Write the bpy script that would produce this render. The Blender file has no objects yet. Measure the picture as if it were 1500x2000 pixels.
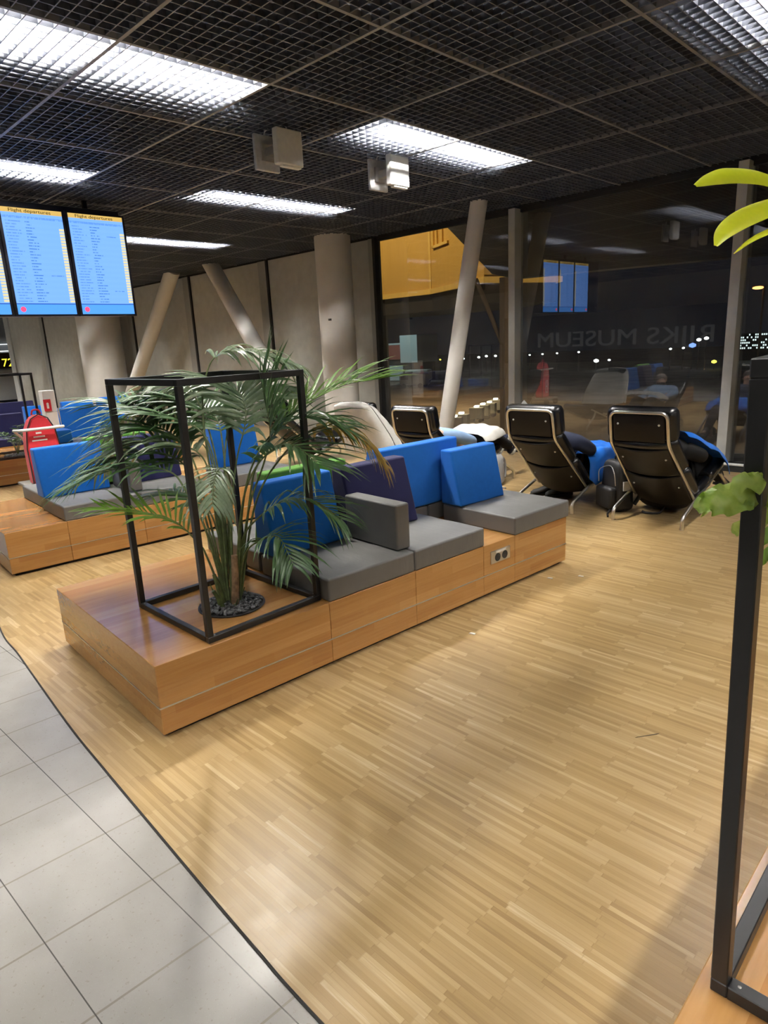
import bpy, bmesh, math, random
from mathutils import Vector, Matrix, noise
random.seed(7)
C = bpy.context.scene.collection
PI = math.pi
scene = bpy.context.scene
CEIL = 3.2
YW = 7.95            # window wall plane

# ------------------------------------------------------------------ materials
class NT:
    def __init__(s, name):
        s.m = bpy.data.materials.new(name); s.m.use_nodes = True
        s.t = s.m.node_tree; s.n = s.t.nodes; s.n.clear()
        s.out = s.n.new('ShaderNodeOutputMaterial')
    def new(s, k, **kw):
        x = s.n.new(k)
        for a, b in kw.items(): setattr(x, a, b)
        return x
    def link(s, a, b): s.t.links.new(a, b)
    def val(s, sock, v):
        if hasattr(v, 'links'): s.link(v, sock)
        elif isinstance(v, (tuple, list)) and len(v) == 3 and sock.type == 'RGBA': sock.default_value = (*v, 1)
        else: sock.default_value = v
    def math(s, op, a, b=0.0, c=0.0):
        x = s.new('ShaderNodeMath', operation=op)
        s.val(x.inputs[0], a); s.val(x.inputs[1], b); s.val(x.inputs[2], c)
        return x.outputs[0]
    def coords(s, kind='Object'):
        return s.new('ShaderNodeTexCoord').outputs[kind]
    def sep(s, v):
        x = s.new('ShaderNodeSeparateXYZ'); s.link(v, x.inputs[0]); return x.outputs
    def comb(s, a, b, c=0.0):
        x = s.new('ShaderNodeCombineXYZ')
        for i, v in enumerate((a, b, c)): s.val(x.inputs[i], v)
        return x.outputs[0]
    def white(s, v):
        x = s.new('ShaderNodeTexWhiteNoise'); s.link(v, x.inputs['Vector']); return x.outputs['Value']
    def noise(s, v, scale, detail=3, rough=.5):
        x = s.new('ShaderNodeTexNoise'); s.link(v, x.inputs['Vector'])
        x.inputs['Scale'].default_value = scale; x.inputs['Detail'].default_value = detail
        x.inputs['Roughness'].default_value = rough
        return x.outputs['Fac']
    def ramp(s, f, stops):
        x = s.new('ShaderNodeValToRGB'); s.link(f, x.inputs[0])
        e = x.color_ramp.elements
        while len(e) < len(stops): e.new(.5)
        for i, (p, c) in enumerate(stops): e[i].position = p; e[i].color = (*c, 1)
        return x.outputs[0]
    def mix(s, f, a, b, blend='MIX'):
        x = s.new('ShaderNodeMix', data_type='RGBA', blend_type=blend)
        s.val(x.inputs[0], f); s.val(x.inputs[6], a); s.val(x.inputs[7], b)
        return x.outputs[2]
    def bump(s, h, strength=.2, dist=.01):
        x = s.new('ShaderNodeBump'); s.link(h, x.inputs['Height'])
        x.inputs['Strength'].default_value = strength; x.inputs['Distance'].default_value = dist
        return x.outputs[0]
    def bsdf(s, col, rough=.5, metal=0.0, spec=.5, coat=0.0, normal=None, emit=None, es=0.0, sheen=0.0, trans=0.0):
        b = s.new('ShaderNodeBsdfPrincipled')
        s.val(b.inputs['Base Color'], col); s.val(b.inputs['Roughness'], rough)
        b.inputs['Metallic'].default_value = metal; b.inputs['Specular IOR Level'].default_value = spec
        b.inputs['Coat Weight'].default_value = coat; b.inputs['Sheen Weight'].default_value = sheen
        b.inputs['Coat Roughness'].default_value = .12
        if trans: b.inputs['Transmission Weight'].default_value = trans
        if normal is not None: s.link(normal, b.inputs['Normal'])
        if emit is not None:
            s.val(b.inputs['Emission Color'], emit); b.inputs['Emission Strength'].default_value = es
        s.link(b.outputs[0], s.out.inputs[0]); return s.m

def plain(name, col, rough=.5, metal=0.0, spec=.5, var=.08, scale=30, bump=0.0, sheen=0.0, coat=0.0):
    t = NT(name); o = t.coords()
    n = t.noise(o, scale, 3)
    a = tuple(max(0, c*(1-var*1.5)) for c in col); b = tuple(c*(1+var*1.5) for c in col)
    c = t.ramp(n, [(.25, a), (.75, b)])
    nm = t.bump(t.noise(o, scale*6, 2), bump, .004) if bump else None
    return t.bsdf(c, rough, metal, spec, coat, nm, sheen=sheen)

def emitter(name, col, s):
    t = NT(name); e = t.new('ShaderNodeEmission'); e.inputs[0].default_value = (*col, 1); e.inputs[1].default_value = s
    t.link(e.outputs[0], t.out.inputs[0]); return t.m

def m_floor_wood():
    t = NT('strip_parquet'); o = t.coords(); x, y, z = t.sep(o)
    w, L, B = .0155, .23, .124
    row = t.math('FLOOR', t.math('DIVIDE', y, w))
    band = t.math('FLOOR', t.math('DIVIDE', y, B))
    off = t.math('MULTIPLY', t.white(t.comb(band, 3.7)), L)
    off2 = t.math('MULTIPLY', t.white(t.comb(row, 9.1)), L*.10)
    cell = t.math('FLOOR', t.math('DIVIDE', t.math('ADD', x, t.math('ADD', off, off2)), L))
    r = t.white(t.comb(row, cell)); rb = t.white(t.comb(band, cell, 5.0))
    g = t.noise(t.comb(t.math('MULTIPLY', x, 9.0), t.math('MULTIPLY', y, 190.0)), 1.0, 3)
    big = t.noise(o, 1.3, 2)
    f = t.math('ADD', t.math('MULTIPLY', r, .58), t.math('ADD', t.math('MULTIPLY', rb, .16), t.math('MULTIPLY', g, .34)))
    col = t.ramp(f, [(.08, (.235, .142, .052)), (.34, (.345, .228, .092)), (.64, (.415, .285, .128)), (.84, (.48, .35, .178)), (.97, (.64, .51, .33))])
    fr = t.math('FRACT', t.math('DIVIDE', y, w))
    gap = t.math('LESS_THAN', fr, .10)
    fb = t.math('FRACT', t.math('DIVIDE', t.math('ADD', x, t.math('ADD', off, off2)), L))
    gap2 = t.math('LESS_THAN', fb, .012)
    gg = t.math('MAXIMUM', t.math('MULTIPLY', gap, .24), t.math('MULTIPLY', gap2, .25))
    col = t.mix(gg, col, (.20, .11, .04))
    col = t.mix(t.math('MULTIPLY', big, .22), col, (.34, .22, .10))
    rough = t.math('ADD', .25, t.math('MULTIPLY', t.noise(o, 14, 2), .14))
    return t.bsdf(col, rough, spec=.45, normal=t.bump(f, .05, .003))

def m_tile():
    t = NT('stone_floor_tile'); o = t.coords(); x, y, z = t.sep(o)
    u = t.math('ADD', t.math('SUBTRACT', x, t.math('MULTIPLY', y, .05)), 2.054)
    v = t.math('SUBTRACT', t.math('SUBTRACT', y, t.math('MULTIPLY', x, .04)), .701)
    S = .3085
    fu = t.math('PINGPONG', u, S/2); fv = t.math('PINGPONG', v, .306/2)
    gu = t.math('LESS_THAN', fu, .0034); gv = t.math('LESS_THAN', fv, .0016)
    iu = t.math('FLOOR', t.math('DIVIDE', u, S)); iv = t.math('FLOOR', t.math('DIVIDE', v, .306))
    r = t.white(t.comb(iu, iv))
    sp = t.noise(o, 85, 2, .6); sp2 = t.noise(o, 260, 1)
    base = t.ramp(t.noise(o, 5, 4), [(.3, (.32, .30, .275)), (.7, (.375, .355, .33))])
    base = t.mix(t.math('MULTIPLY', r, .12), base, (.28, .26, .235))
    spot = t.math('GREATER_THAN', sp, .66)
    base = t.mix(t.math('MULTIPLY', spot, .35), base, (.20, .17, .14))
    base = t.mix(t.math('MULTIPLY', t.math('GREATER_THAN', sp2, .68), .25), base, (.46, .45, .43))
    base = t.mix(t.math('MULTIPLY', gu, .75), base, (.21, .18, .15))
    base = t.mix(t.math('MULTIPLY', gv, .95), base, (.05, .045, .04))
    return t.bsdf(base, .27, spec=.5)

def m_oak():
    t = NT('oiled_oak'); o = t.coords(); x, y, z = t.sep(o)
    ge = t.new('ShaderNodeNewGeometry'); nz = t.math('GREATER_THAN', t.sep(ge.outputs['True Normal'])[2], .5)
    zi = t.math('FLOOR', t.math('DIVIDE', z, .0485)); yi = t.math('MULTIPLY', nz, t.math('FLOOR', t.math('DIVIDE', y, .11)))
    xi = t.math('FLOOR', t.math('DIVIDE', t.math('ADD', x, t.math('MULTIPLY', t.white(t.comb(zi, yi)), 1.3)), 1.1))
    r = t.white(t.comb(zi, yi, xi))
    g = t.noise(t.comb(t.math('MULTIPLY', x, 2.2), t.math('MULTIPLY', y, 26.0), t.math('MULTIPLY', z, 60.0)), 1.0, 5, .6)
    g2 = t.noise(t.comb(t.math('MULTIPLY', x, 8.0), t.math('MULTIPLY', y, 120.0), t.math('MULTIPLY', z, 260.0)), 1.0, 2)
    f = t.math('ADD', t.math('MULTIPLY', r, .40), t.math('ADD', t.math('MULTIPLY', g, .5), t.math('MULTIPLY', g2, .2)))
    col = t.ramp(f, [(.2, (.27, .115, .030)), (.5, (.375, .18, .052)), (.85, (.48, .26, .092))])
    return t.bsdf(col, .24, spec=.5, coat=.5, normal=t.bump(g2, .04, .001))

def m_glass():
    t = NT('night_window_glass'); o = t.coords()
    ge = t.new('ShaderNodeNewGeometry'); dt = t.new('ShaderNodeVectorMath', operation='DOT_PRODUCT')
    t.link(ge.outputs['Incoming'], dt.inputs[0]); t.link(ge.outputs['Normal'], dt.inputs[1])
    ca = t.math('ABSOLUTE', dt.outputs['Value'])
    sch = t.math('ADD', .045, t.math('MULTIPLY', .955, t.math('POWER', t.math('SUBTRACT', 1.0, ca), 5.0)))
    f = t.math('MINIMUM', t.math('MULTIPLY', sch, 2.5), .9)
    tr = t.new('ShaderNodeBsdfTransparent'); tr.inputs[0].default_value = (.93, .94, .93, 1)
    gl = t.new('ShaderNodeBsdfGlossy'); gl.inputs['Roughness'].default_value = .012; gl.inputs[0].default_value = (.9, .92, .95, 1)
    mx = t.new('ShaderNodeMixShader'); t.link(f, mx.inputs[0]); t.link(tr.outputs[0], mx.inputs[1]); t.link(gl.outputs[0], mx.inputs[2])
    x, y, z = t.sep(o)
    streak = t.noise(t.comb(t.math('MULTIPLY', x, 26.0), 0.0, t.math('MULTIPLY', z, .8)), 1.0, 4, .65)
    cloud = t.noise(o, 1.1, 2)
    d = t.math('MULTIPLY', t.math('MULTIPLY', streak, cloud), .18)
    df = t.new('ShaderNodeBsdfDiffuse'); df.inputs[0].default_value = (.55, .52, .48, 1)
    m2 = t.new('ShaderNodeMixShader'); t.link(d, m2.inputs[0]); t.link(mx.outputs[0], m2.inputs[1]); t.link(df.outputs[0], m2.inputs[2])
    t.link(m2.outputs[0], t.out.inputs[0]); return t.m

def m_fabric(name, col, rough=.85, crease=0.0, sheen=.12):
    t = NT(name); o = t.coords()
    n = t.noise(o, 420, 2); n2 = t.noise(o, 5, 3); n3 = t.noise(o, 38, 3)
    c = t.ramp(t.math('ADD', t.math('MULTIPLY', n, .35), t.math('ADD', t.math('MULTIPLY', n2, .4), t.math('MULTIPLY', n3, .25))),
               [(.3, tuple(v*.88 for v in col)), (.7, tuple(v*1.12 for v in col))])
    h = t.math('ADD', t.math('MULTIPLY', n, .25), t.math('MULTIPLY', t.noise(o, 9, 2), crease))
    return t.bsdf(c, rough, spec=.25, normal=t.bump(h, .35, .006), sheen=sheen)

def m_grey_vinyl():
    t = NT('grey_seat_vinyl'); o = t.coords(); x, y, z = t.sep(o)
    w = t.noise(t.comb(t.math('MULTIPLY', x, 22.0), t.math('MULTIPLY', y, 5.0), t.math('MULTIPLY', z, 6.0)), 1.0, 4, .6)
    n2 = t.noise(o, 3.5, 3)
    c = t.ramp(n2, [(.3, (.105, .103, .100)), (.7, (.138, .136, .132))])
    return t.bsdf(c, .48, spec=.45, normal=t.bump(w, .30, .010))

def m_leaf(name, c0, c1, rough=.38, trans=.25):
    t = NT(name); o = t.coords()
    n = t.noise(o, 9, 3); n2 = t.noise(o, 70, 2)
    c = t.ramp(t.math('ADD', t.math('MULTIPLY', n, .7), t.math('MULTIPLY', n2, .3)), [(.3, c0), (.7, c1)])
    b = t.new('ShaderNodeBsdfPrincipled'); t.link(c, b.inputs['Base Color']); b.inputs['Roughness'].default_value = rough
    tl = t.new('ShaderNodeBsdfTranslucent'); t.link(c, tl.inputs[0])
    mx = t.new('ShaderNodeMixShader'); mx.inputs[0].default_value = trans
    t.link(b.outputs[0], mx.inputs[1]); t.link(tl.outputs[0], mx.inputs[2]); t.link(mx.outputs[0], t.out.inputs[0])
    return t.m

def m_screen(seed, es):
    # a departures board: pale blue page, dark text rows, amber header, amber status column, blue footer
    t = NT('departure_board_page'); o = t.coords('UV'); u, v, z = t.sep(o)
    rows = 36
    vv = t.math('MULTIPLY', v, rows); fr = t.math('FRACT', vv); row = t.math('FLOOR', vv)
    line = t.math('MULTIPLY', t.math('GREATER_THAN', fr, .38), t.math('LESS_THAN', fr, .72))
    def col(a, b, dens, sd):
        inside = t.math('MULTIPLY', t.math('GREATER_THAN', u, a), t.math('LESS_THAN', u, t.math('ADD', b, t.math('MULTIPLY', t.white(t.comb(row, sd+seed)), .16))))
        return t.math('MULTIPLY', inside, dens)
    body = t.math('MULTIPLY', t.math('GREATER_THAN', v, .115), t.math('LESS_THAN', v, .90))
    words = t.math('GREATER_THAN', t.noise(t.comb(t.math('MULTIPLY', u, 60.0), t.math('MULTIPLY', row, 7.3), seed*3.1), 1.0, 1), .42)
    k = t.math('MAXIMUM', col(.04, .16, .55, 1.0), col(.36, .42, .75, 2.0))
    rare = t.math('GREATER_THAN', t.white(t.comb(row, 77.0+seed)), .84)
    k = t.math('MAXIMUM', k, t.math('MULTIPLY', col(.66, .80, .6, 3.0), rare))
    ink = t.math('MULTIPLY', t.math('MULTIPLY', k, body), t.math('MULTIPLY', line, words))
    stripe = t.math('MULTIPLY', t.math('MODULO', row, 2.0), .10)
    page = t.mix(stripe, (.17, .37, .92), (.13, .31, .86))
    page = t.mix(ink, page, (.02, .12, .42))
    amb = t.math('MULTIPLY', t.math('MULTIPLY', t.math('GREATER_THAN', u, .915), t.math('LESS_THAN', v, .84)), t.math('MULTIPLY', body, t.math('GREATER_THAN', fr, .25)))
    page = t.mix(amb, page, (.62, .56, .33))
    hd = t.math('GREATER_THAN', v, .955)
    page = t.mix(hd, page, (.56, .37, .10))
    bar = t.math('MULTIPLY', t.math('GREATER_THAN', v, .905), t.math('LESS_THAN', v, .925))
    page = t.mix(t.math('MULTIPLY', bar, t.math('MULTIPLY', words, .5)), page, (.03, .15, .5))
    ft = t.math('LESS_THAN', v, .10)
    page = t.mix(ft, page, (.08, .30, .86))
    fl = t.math('MULTIPLY', t.math('GREATER_THAN', v, .098), t.math('LESS_THAN', v, .106))
    page = t.mix(fl, page, (.01, .05, .35))
    e = t.new('ShaderNodeEmission'); t.link(page, e.inputs[0]); e.inputs[1].default_value = es
    g = t.new('ShaderNodeBsdfGlossy'); g.inputs['Roughness'].default_value = .25; g.inputs[0].default_value = (.03, .03, .03, 1)
    a = t.new('ShaderNodeAddShader'); t.link(e.outputs[0], a.inputs[0]); t.link(g.outputs[0], a.inputs[1])
    t.link(a.outputs[0], t.out.inputs[0]); return t.m

def m_parking():
    t = NT('lit_parking_windows'); o = t.coords(); x, y, z = t.sep(o)
    cx = t.math('FLOOR', t.math('MULTIPLY', x, 2.6)); cz = t.math('FLOOR', t.math('MULTIPLY', z, 1.9))
    r = t.white(t.comb(cx, cz)); lit = t.math('GREATER_THAN', r, .45)
    fx = t.math('GREATER_THAN', t.math('FRACT', t.math('MULTIPLY', x, 2.6)), .35); fz = t.math('GREATER_THAN', t.math('FRACT', t.math('MULTIPLY', z, 1.9)), .4)
    k = t.math('MULTIPLY', lit, t.math('MULTIPLY', fx, fz))
    return t.bsdf((.02, .02, .02), .8, emit=t.mix(k, (0, 0, 0), (.75, .95, .95)), es=1.2)

M = {}
M['floor'] = m_floor_wood(); M['tile'] = m_tile(); M['oak'] = m_oak(); M['glass'] = m_glass()
M['ceil'] = plain('ceiling_grid_shaded_metal', (.095, .102, .125), .4, .35, var=.05)  # blade sides: shade inside the cells is put into this darker colour
M['flange'] = plain('ceiling_grid_lit_edge_metal', (.165, .175, .205), .4, .35, var=.04)  # same blades, bottom edge: floor bounce light painted in as a paler tone
M['rail'] = plain('ceiling_rail_metal', (.235, .235, .25), .45, .3, var=.05)
M['void'] = plain('dark_plenum', (.012, .012, .013), .9)
M['white'] = plain('white_enamel', (.78, .78, .76), .4, var=.02)
M['tube'] = emitter('fluorescent_tube', (1.0, .965, .91), 400.0)
M['tube_dim'] = emitter('dimmer_fluorescent_tube', (1.0, .965, .91), 200.0)
M['tube_dimmest'] = emitter('dimmest_fluorescent_tube', (1.0, .965, .91), 110.0)  # same tube, strength cut so the palm shadow is less washed out
M['tube_near'] = emitter('near_fluorescent_tube', (1.0, .965, .91), 250.0)
M['wall'] = plain('grey_wall_panel', (.50, .50, .455), .65, var=.06, scale=6)
M['mull'] = plain('grey_mullion', (.60, .61, .60), .45, var=.04, scale=10)
M['mulld'] = plain('dark_grey_mullion', (.33, .33, .31), .5, var=.04, scale=10)
M['joint'] = plain('black_joint', (.01, .01, .01), .7)
M['column'] = plain('painted_column', (.80, .775, .73), .5, var=.03, scale=4)
M['black'] = plain('black_powder_coat', (.008, .008, .009), .38, var=.1)
M['plinth'] = plain('black_plinth', (.01, .009, .008), .7)
M['alu'] = plain('brushed_aluminium', (.62, .60, .57), .32, .9, var=.04)
M['chrome'] = plain('polished_steel', (.80, .77, .71), .30, 1.0, var=.03)
M['leather'] = plain('black_leather', (.007, .007, .008), .25, var=.1, scale=60, bump=.08)
M['shell'] = plain('dark_brown_shell', (.008, .0065, .0055), .45, var=.1, spec=.22)
M['vinyl'] = m_grey_vinyl()
M['blue'] = m_fabric('bright_blue_wool', (.004, .120, .49), crease=.1)
M['navy'] = m_fabric('navy_wool', (.0085, .0085, .052), crease=.1)
M['green'] = m_fabric('green_wool', (.085, .23, .032), crease=.1)
M['blanket'] = m_fabric('blue_fleece', (.004, .125, .54), crease=.3)
M['denim'] = m_fabric('light_denim', (.24, .36, .55), crease=.3)
M['jeans'] = m_fabric('dark_denim', (.012, .016, .035), crease=.3, sheen=.03)
M['cloth_black'] = m_fabric('black_cloth', (.003, .003, .0035), crease=.3, sheen=0)
M['cloth_white'] = m_fabric('off_white_cloth', (.62, .60, .55), crease=.5)
M['nylon'] = plain('black_nylon', (.010, .010, .011), .5, var=.2, scale=80, bump=.2)
M['greybag'] = m_fabric('grey_canvas', (.33, .33, .33), crease=.3)
M['red'] = m_fabric('red_nylon', (.62, .035, .05), rough=.6, crease=.2)
M['pink'] = plain('pink_plastic', (.62, .33, .30), .3)
M['redp'] = plain('red_plastic', (.55, .02, .03), .4)
M['skin'] = plain('skin', (.55, .33, .23), .5, var=.05, scale=20)
M['hair'] = plain('brown_hair', (.035, .022, .014), .6, var=.3, scale=120)
M['eye'] = plain('eye_white', (.7, .68, .65), .2)
M['rubber'] = plain('white_rubber', (.62, .60, .56), .6)
M['blackrub'] = plain('black_rubber', (.012, .012, .012), .6)
M['pebble'] = plain('dark_pebble', (.11, .11, .115), .55, var=.5, scale=45)
M['palm'] = m_leaf('palm_leaf', (.030, .085, .026), (.085, .165, .055), .33, .22)
M['palmg'] = m_leaf('palm_leaf_bright', (.085, .20, .020), (.17, .31, .035), .4, .3)
M['palmpale'] = m_leaf('palm_leaf_pale', (.10, .16, .085), (.25, .31, .19), .27, .22)
M['palmy'] = m_leaf('palm_leaf_withered', (.32, .19, .035), (.58, .42, .09), .5, .25)
M['stem'] = plain('palm_stem', (.085, .115, .035), .5, var=.3, scale=40)
M['bark'] = plain('palm_bark', (.27, .17, .095), .8, var=.35, scale=40, bump=.4)
M['lime'] = m_leaf('lime_leaf', (.60, .72, .015), (.76, .84, .04), .35, .45)
M['varieg'] = m_leaf('variegated_leaf', (.14, .27, .015), (.42, .47, .12), .45, .35)
M['screenblk'] = plain('gloss_black_plastic', (.006, .006, .010), .3)
M['paper'] = plain('white_paper', (.75, .74, .70), .7)
M['sensor'] = plain('cream_plastic', (.80, .77, .69), .45, var=.03)
M['plate'] = plain('grey_zinc_plate', (.60, .60, .60), .45, .2, var=.08)
M['asphalt'] = plain('apron_concrete', (.12, .11, .10), .8, var=.4, scale=.3)
M['yellow'] = plain('yellow_cladding', (.62, .38, .085), .6, var=.02, scale=1)
M['yellowl'] = plain('yellow_trim', (.80, .54, .14), .5, var=.02)
M['darkroof'] = plain('dark_roof', (.018, .016, .014), .7)
M['bwhite'] = plain('pale_facade', (.45, .50, .50), .7)
M['bred'] = plain('brick_red_fascia', (.28, .07, .05), .7)
M['brown'] = plain('rusty_steel', (.09, .065, .04), .6)

# ------------------------------------------------------------------ mesh helpers
def box(bm, x0, x1, y0, y1, z0, z1):
    v = [bm.verts.new(p) for p in ((x0,y0,z0),(x1,y0,z0),(x1,y1,z0),(x0,y1,z0),(x0,y0,z1),(x1,y0,z1),(x1,y1,z1),(x0,y1,z1))]
    for f in ((0,3,2,1),(4,5,6,7),(0,1,5,4),(1,2,6,5),(2,3,7,6),(3,0,4,7)): bm.faces.new([v[i] for i in f])
    return v
def BX(*a):
    bm = bmesh.new(); box(bm, *a); return bm
def RB(x0, x1, y0, y1, z0, z1, r=.02, seg=3):
    bm = BX(x0, x1, y0, y1, z0, z1)
    bmesh.ops.bevel(bm, geom=bm.edges[:], offset=r, segments=seg, affect='EDGES', profile=.5)
    return bm
def catmull(pts, n=6):
    P = [Vector(p) for p in pts]
    if len(P) < 3: return P
    Q = [P[0]*2-P[1]] + P + [P[-1]*2-P[-2]]
    out = []
    for i in range(1, len(Q)-2):
        a, b, c, d = Q[i-1], Q[i], Q[i+1], Q[i+2]
        for k in range(n):
            t = k/n
            out.append(.5*((2*b)+(c-a)*t+(2*a-5*b+4*c-d)*t*t+(3*b-a-3*c+d)*t**3))
    out.append(P[-1]); return out
def tube(bm, pts, r, n=10, closed=False, r1=None):
    pts = [Vector(p) for p in pts]; N = len(pts); rings = []
    up = None
    for i, p in enumerate(pts):
        if closed: d = pts[(i+1) % N]-pts[i-1]
        else: d = pts[min(i+1, N-1)]-pts[max(i-1, 0)]
        d.normalize()
        if up is None:
            up = Vector((0,0,1)) if abs(d.z) < .9 else Vector((1,0,0))
        u = (up-d*up.dot(d)).normalized(); w = d.cross(u); up = u
        rr = r if r1 is None else r+(r1-r)*i/(N-1)
        rings.append([bm.verts.new(p+(u*math.cos(a)+w*math.sin(a))*rr) for a in [2*PI*k/n for k in range(n)]])
    for i in range(N if closed else N-1):
        a, b = rings[i], rings[(i+1) % N]
        for k in range(n): bm.faces.new((a[k], a[(k+1)%n], b[(k+1)%n], b[k]))
    if not closed:
        bm.faces.new(rings[0][::-1]); bm.faces.new(rings[-1])
def TB(pts, r, n=10, **k):
    bm = bmesh.new(); tube(bm, pts, r, n, **k); return bm
def roundpath(pts, rad=.06, n=5):
    P = [Vector(p) for p in pts]; out = [P[0]]
    for i in range(1, len(P)-1):
        a = (P[i-1]-P[i]); b = (P[i+1]-P[i]); r = min(rad, a.length*.45, b.length*.45)
        s = P[i]+a.normalized()*r; e = P[i]+b.normalized()*r
        for k in range(n+1):
            t = k/n; out.append(s*(1-t)**2+P[i]*2*t*(1-t)+e*t*t)
    out.append(P[-1]); return out
def lathe(bm, prof, n=24, c=(0,0,0), cap=True):
    rings = [[bm.verts.new((c[0]+r*math.cos(2*PI*k/n), c[1]+r*math.sin(2*PI*k/n), c[2]+z)) for k in range(n)] for r, z in prof]
    for a, b in zip(rings, rings[1:]):
        for k in range(n): bm.faces.new((a[k], a[(k+1)%n], b[(k+1)%n], b[k]))
    if cap:
        bm.faces.new(rings[0][::-1]); bm.faces.new(rings[-1])
def ball(bm, c, r, s=(1,1,1), sub=2):
    g = bmesh.ops.create_icosphere(bm, subdivisions=sub, radius=r)
    for v in g['verts']: v.co = Vector((v.co.x*s[0], v.co.y*s[1], v.co.z*s[2]))+Vector(c)
    return g['verts']
def prism(bm, poly, axis, a, b):
    # poly: 2D points; axis: the extruded axis index
    def mk(p, h):
        q = [0,0,0]; o = [i for i in range(3) if i != axis]; q[o[0]], q[o[1]] = p; q[axis] = h; return bm.verts.new(q)
    A = [mk(p, a) for p in poly]; B = [mk(p, b) for p in poly]; n = len(poly)
    bm.faces.new(A); bm.faces.new(B[::-1])
    for i in range(n): bm.faces.new((A[i], B[i], B[(i+1)%n], A[(i+1)%n]))
    bmesh.ops.recalc_face_normals(bm, faces=bm.faces[:])
def obj(name, bm, mat, parent=None, smooth=False, wn=False, uv=None):
    me = bpy.data.meshes.new(name)
    if uv is not None: uv(bm)
    bm.to_mesh(me); bm.free()
    if mat is not None: me.materials.append(mat)
    o = bpy.data.objects.new(name, me); C.objects.link(o)
    if parent is not None: o.parent = parent
    if smooth or wn:
        for p in me.polygons: p.use_smooth = True
        if wn:
            w = o.modifiers.new('wn', 'WEIGHTED_NORMAL'); w.weight = 80
        else:
            me.set_sharp_from_angle(angle=math.radians(50))
    return o
def tag(o, label, cat, group=None, kind=None):
    o['label'] = label; o['category'] = cat
    if group: o['group'] = group
    if kind: o['kind'] = kind
    return o
def thing(name, label, cat, loc=(0,0,0), rz=0.0, group=None):
    o = bpy.data.objects.new(name, None); C.objects.link(o); o.empty_display_size = .1
    o.location = loc; o.rotation_euler = (0, 0, rz)
    return tag(o, label, cat, group)
def struct(name, bm, mat, parent=None, smooth=False):
    o = obj(name, bm, mat, parent, smooth); o['kind'] = 'structure'; return o
def text(name, body, size, mat, parent, loc, rot, extrude=.002, align='LEFT', width=None):
    cu = bpy.data.curves.new(name, 'FONT'); cu.body = body; cu.size = size; cu.extrude = extrude; cu.align_x = align
    cu.materials.append(mat)
    o = bpy.data.objects.new(name, cu); C.objects.link(o)
    if parent is not None: o.parent = parent
    o.location = loc; o.rotation_euler = rot
    if width:
        bpy.context.view_layer.update(); w = o.dimensions.x
        if w > 0: o.scale = (width/w, 1, 1)
    bpy.context.view_layer.update(); dg = bpy.context.evaluated_depsgraph_get()
    me = bpy.data.meshes.new_from_object(o.evaluated_get(dg)); me.name = name
    n = bpy.data.objects.new(name, me); C.objects.link(n); n.parent = parent
    n.location = o.location; n.rotation_euler = o.rotation_euler; n.scale = o.scale
    bpy.data.objects.remove(o); n.name = name
    if not me.materials: me.materials.append(mat)
    return n

# ------------------------------------------------------------------ the setting
EDGE = [(-40,9.0),(-20,5.2),(-12,2.9),(-8,1.75),(-6,1.26),(-4.3,.935),(-3.73,.878),(-2.84,.795),(-2.365,.764),(-1.98,.743),(-1.556,.72),(-1.267,.706),(-1,.697),(0,.69),(1.5,.72),(4,.9)]
EP = [(p.x, p.y) for p in catmull([(x,y,0) for x,y in EDGE], 8)]
bm = bmesh.new()
pts = [(x,y) for x,y in EP if x <= 3.2 and y < YW]
vs0 = [bm.verts.new((x,y,0)) for x,y in pts]; vs1 = [bm.verts.new((x,YW+.12,0)) for x,y in pts]
for i in range(len(pts)-1): bm.faces.new((vs0[i], vs0[i+1], vs1[i+1], vs1[i]))
struct('floor', bm, M['floor'])
bm = bmesh.new()
pts = [(x,y) for x,y in EP if x <= 3.2]
vs0 = [bm.verts.new((x,-6.0,0)) for x,y in pts]; vs1 = [bm.verts.new((x,min(y, YW+.12),0)) for x,y in pts]
for i in range(len(pts)-1): bm.faces.new((vs0[i], vs0[i+1], vs1[i+1], vs1[i]))
struct('floor_tile', bm, M['tile'])
bm = TB([(x,y,.0005) for x,y in pts if x > -12], .0045, 6)
struct('trim_1', bm, M['plinth'])

# open-cell ceiling: real blades, T rails at the module joints, dark plenum above
X0, X1, Y0, Y1 = -33.8, 3.2, -6.05, YW
bm = bmesh.new(); bf = bmesh.new(); n = 13; pit = 1.0/n; hb = .036; th = .0012; fl = .0026
k = 0; x = -3.8-30
while x < X1:
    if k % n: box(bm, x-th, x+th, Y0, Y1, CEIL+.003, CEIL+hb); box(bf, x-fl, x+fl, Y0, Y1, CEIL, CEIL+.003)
    k += 1; x = -3.8-30+k*pit
k = 0; y = 2.95-9
while y < Y1:
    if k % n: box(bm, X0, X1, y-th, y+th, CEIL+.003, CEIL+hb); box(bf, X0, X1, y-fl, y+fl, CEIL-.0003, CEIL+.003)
    k += 1; y = 2.95-9+k*pit
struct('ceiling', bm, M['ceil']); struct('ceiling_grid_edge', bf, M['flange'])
bm = bmesh.new()
for i in range(38):
    x = -33.8+i
    if x < X1: box(bm, x-.011, x+.011, Y0, Y1, CEIL-.004, CEIL+.05)
for j in range(15):
    y = -6.05+j
    if y < Y1: box(bm, X0, X1, y-.011, y+.011, CEIL-.0045, CEIL+.05)
struct('trim_2', bm, M['rail'])
struct('ceiling_plenum', BX(X0-.2, X1+.2, Y0-.2, Y1+.2, CEIL+.62, CEIL+.66), M['void'])

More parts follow.
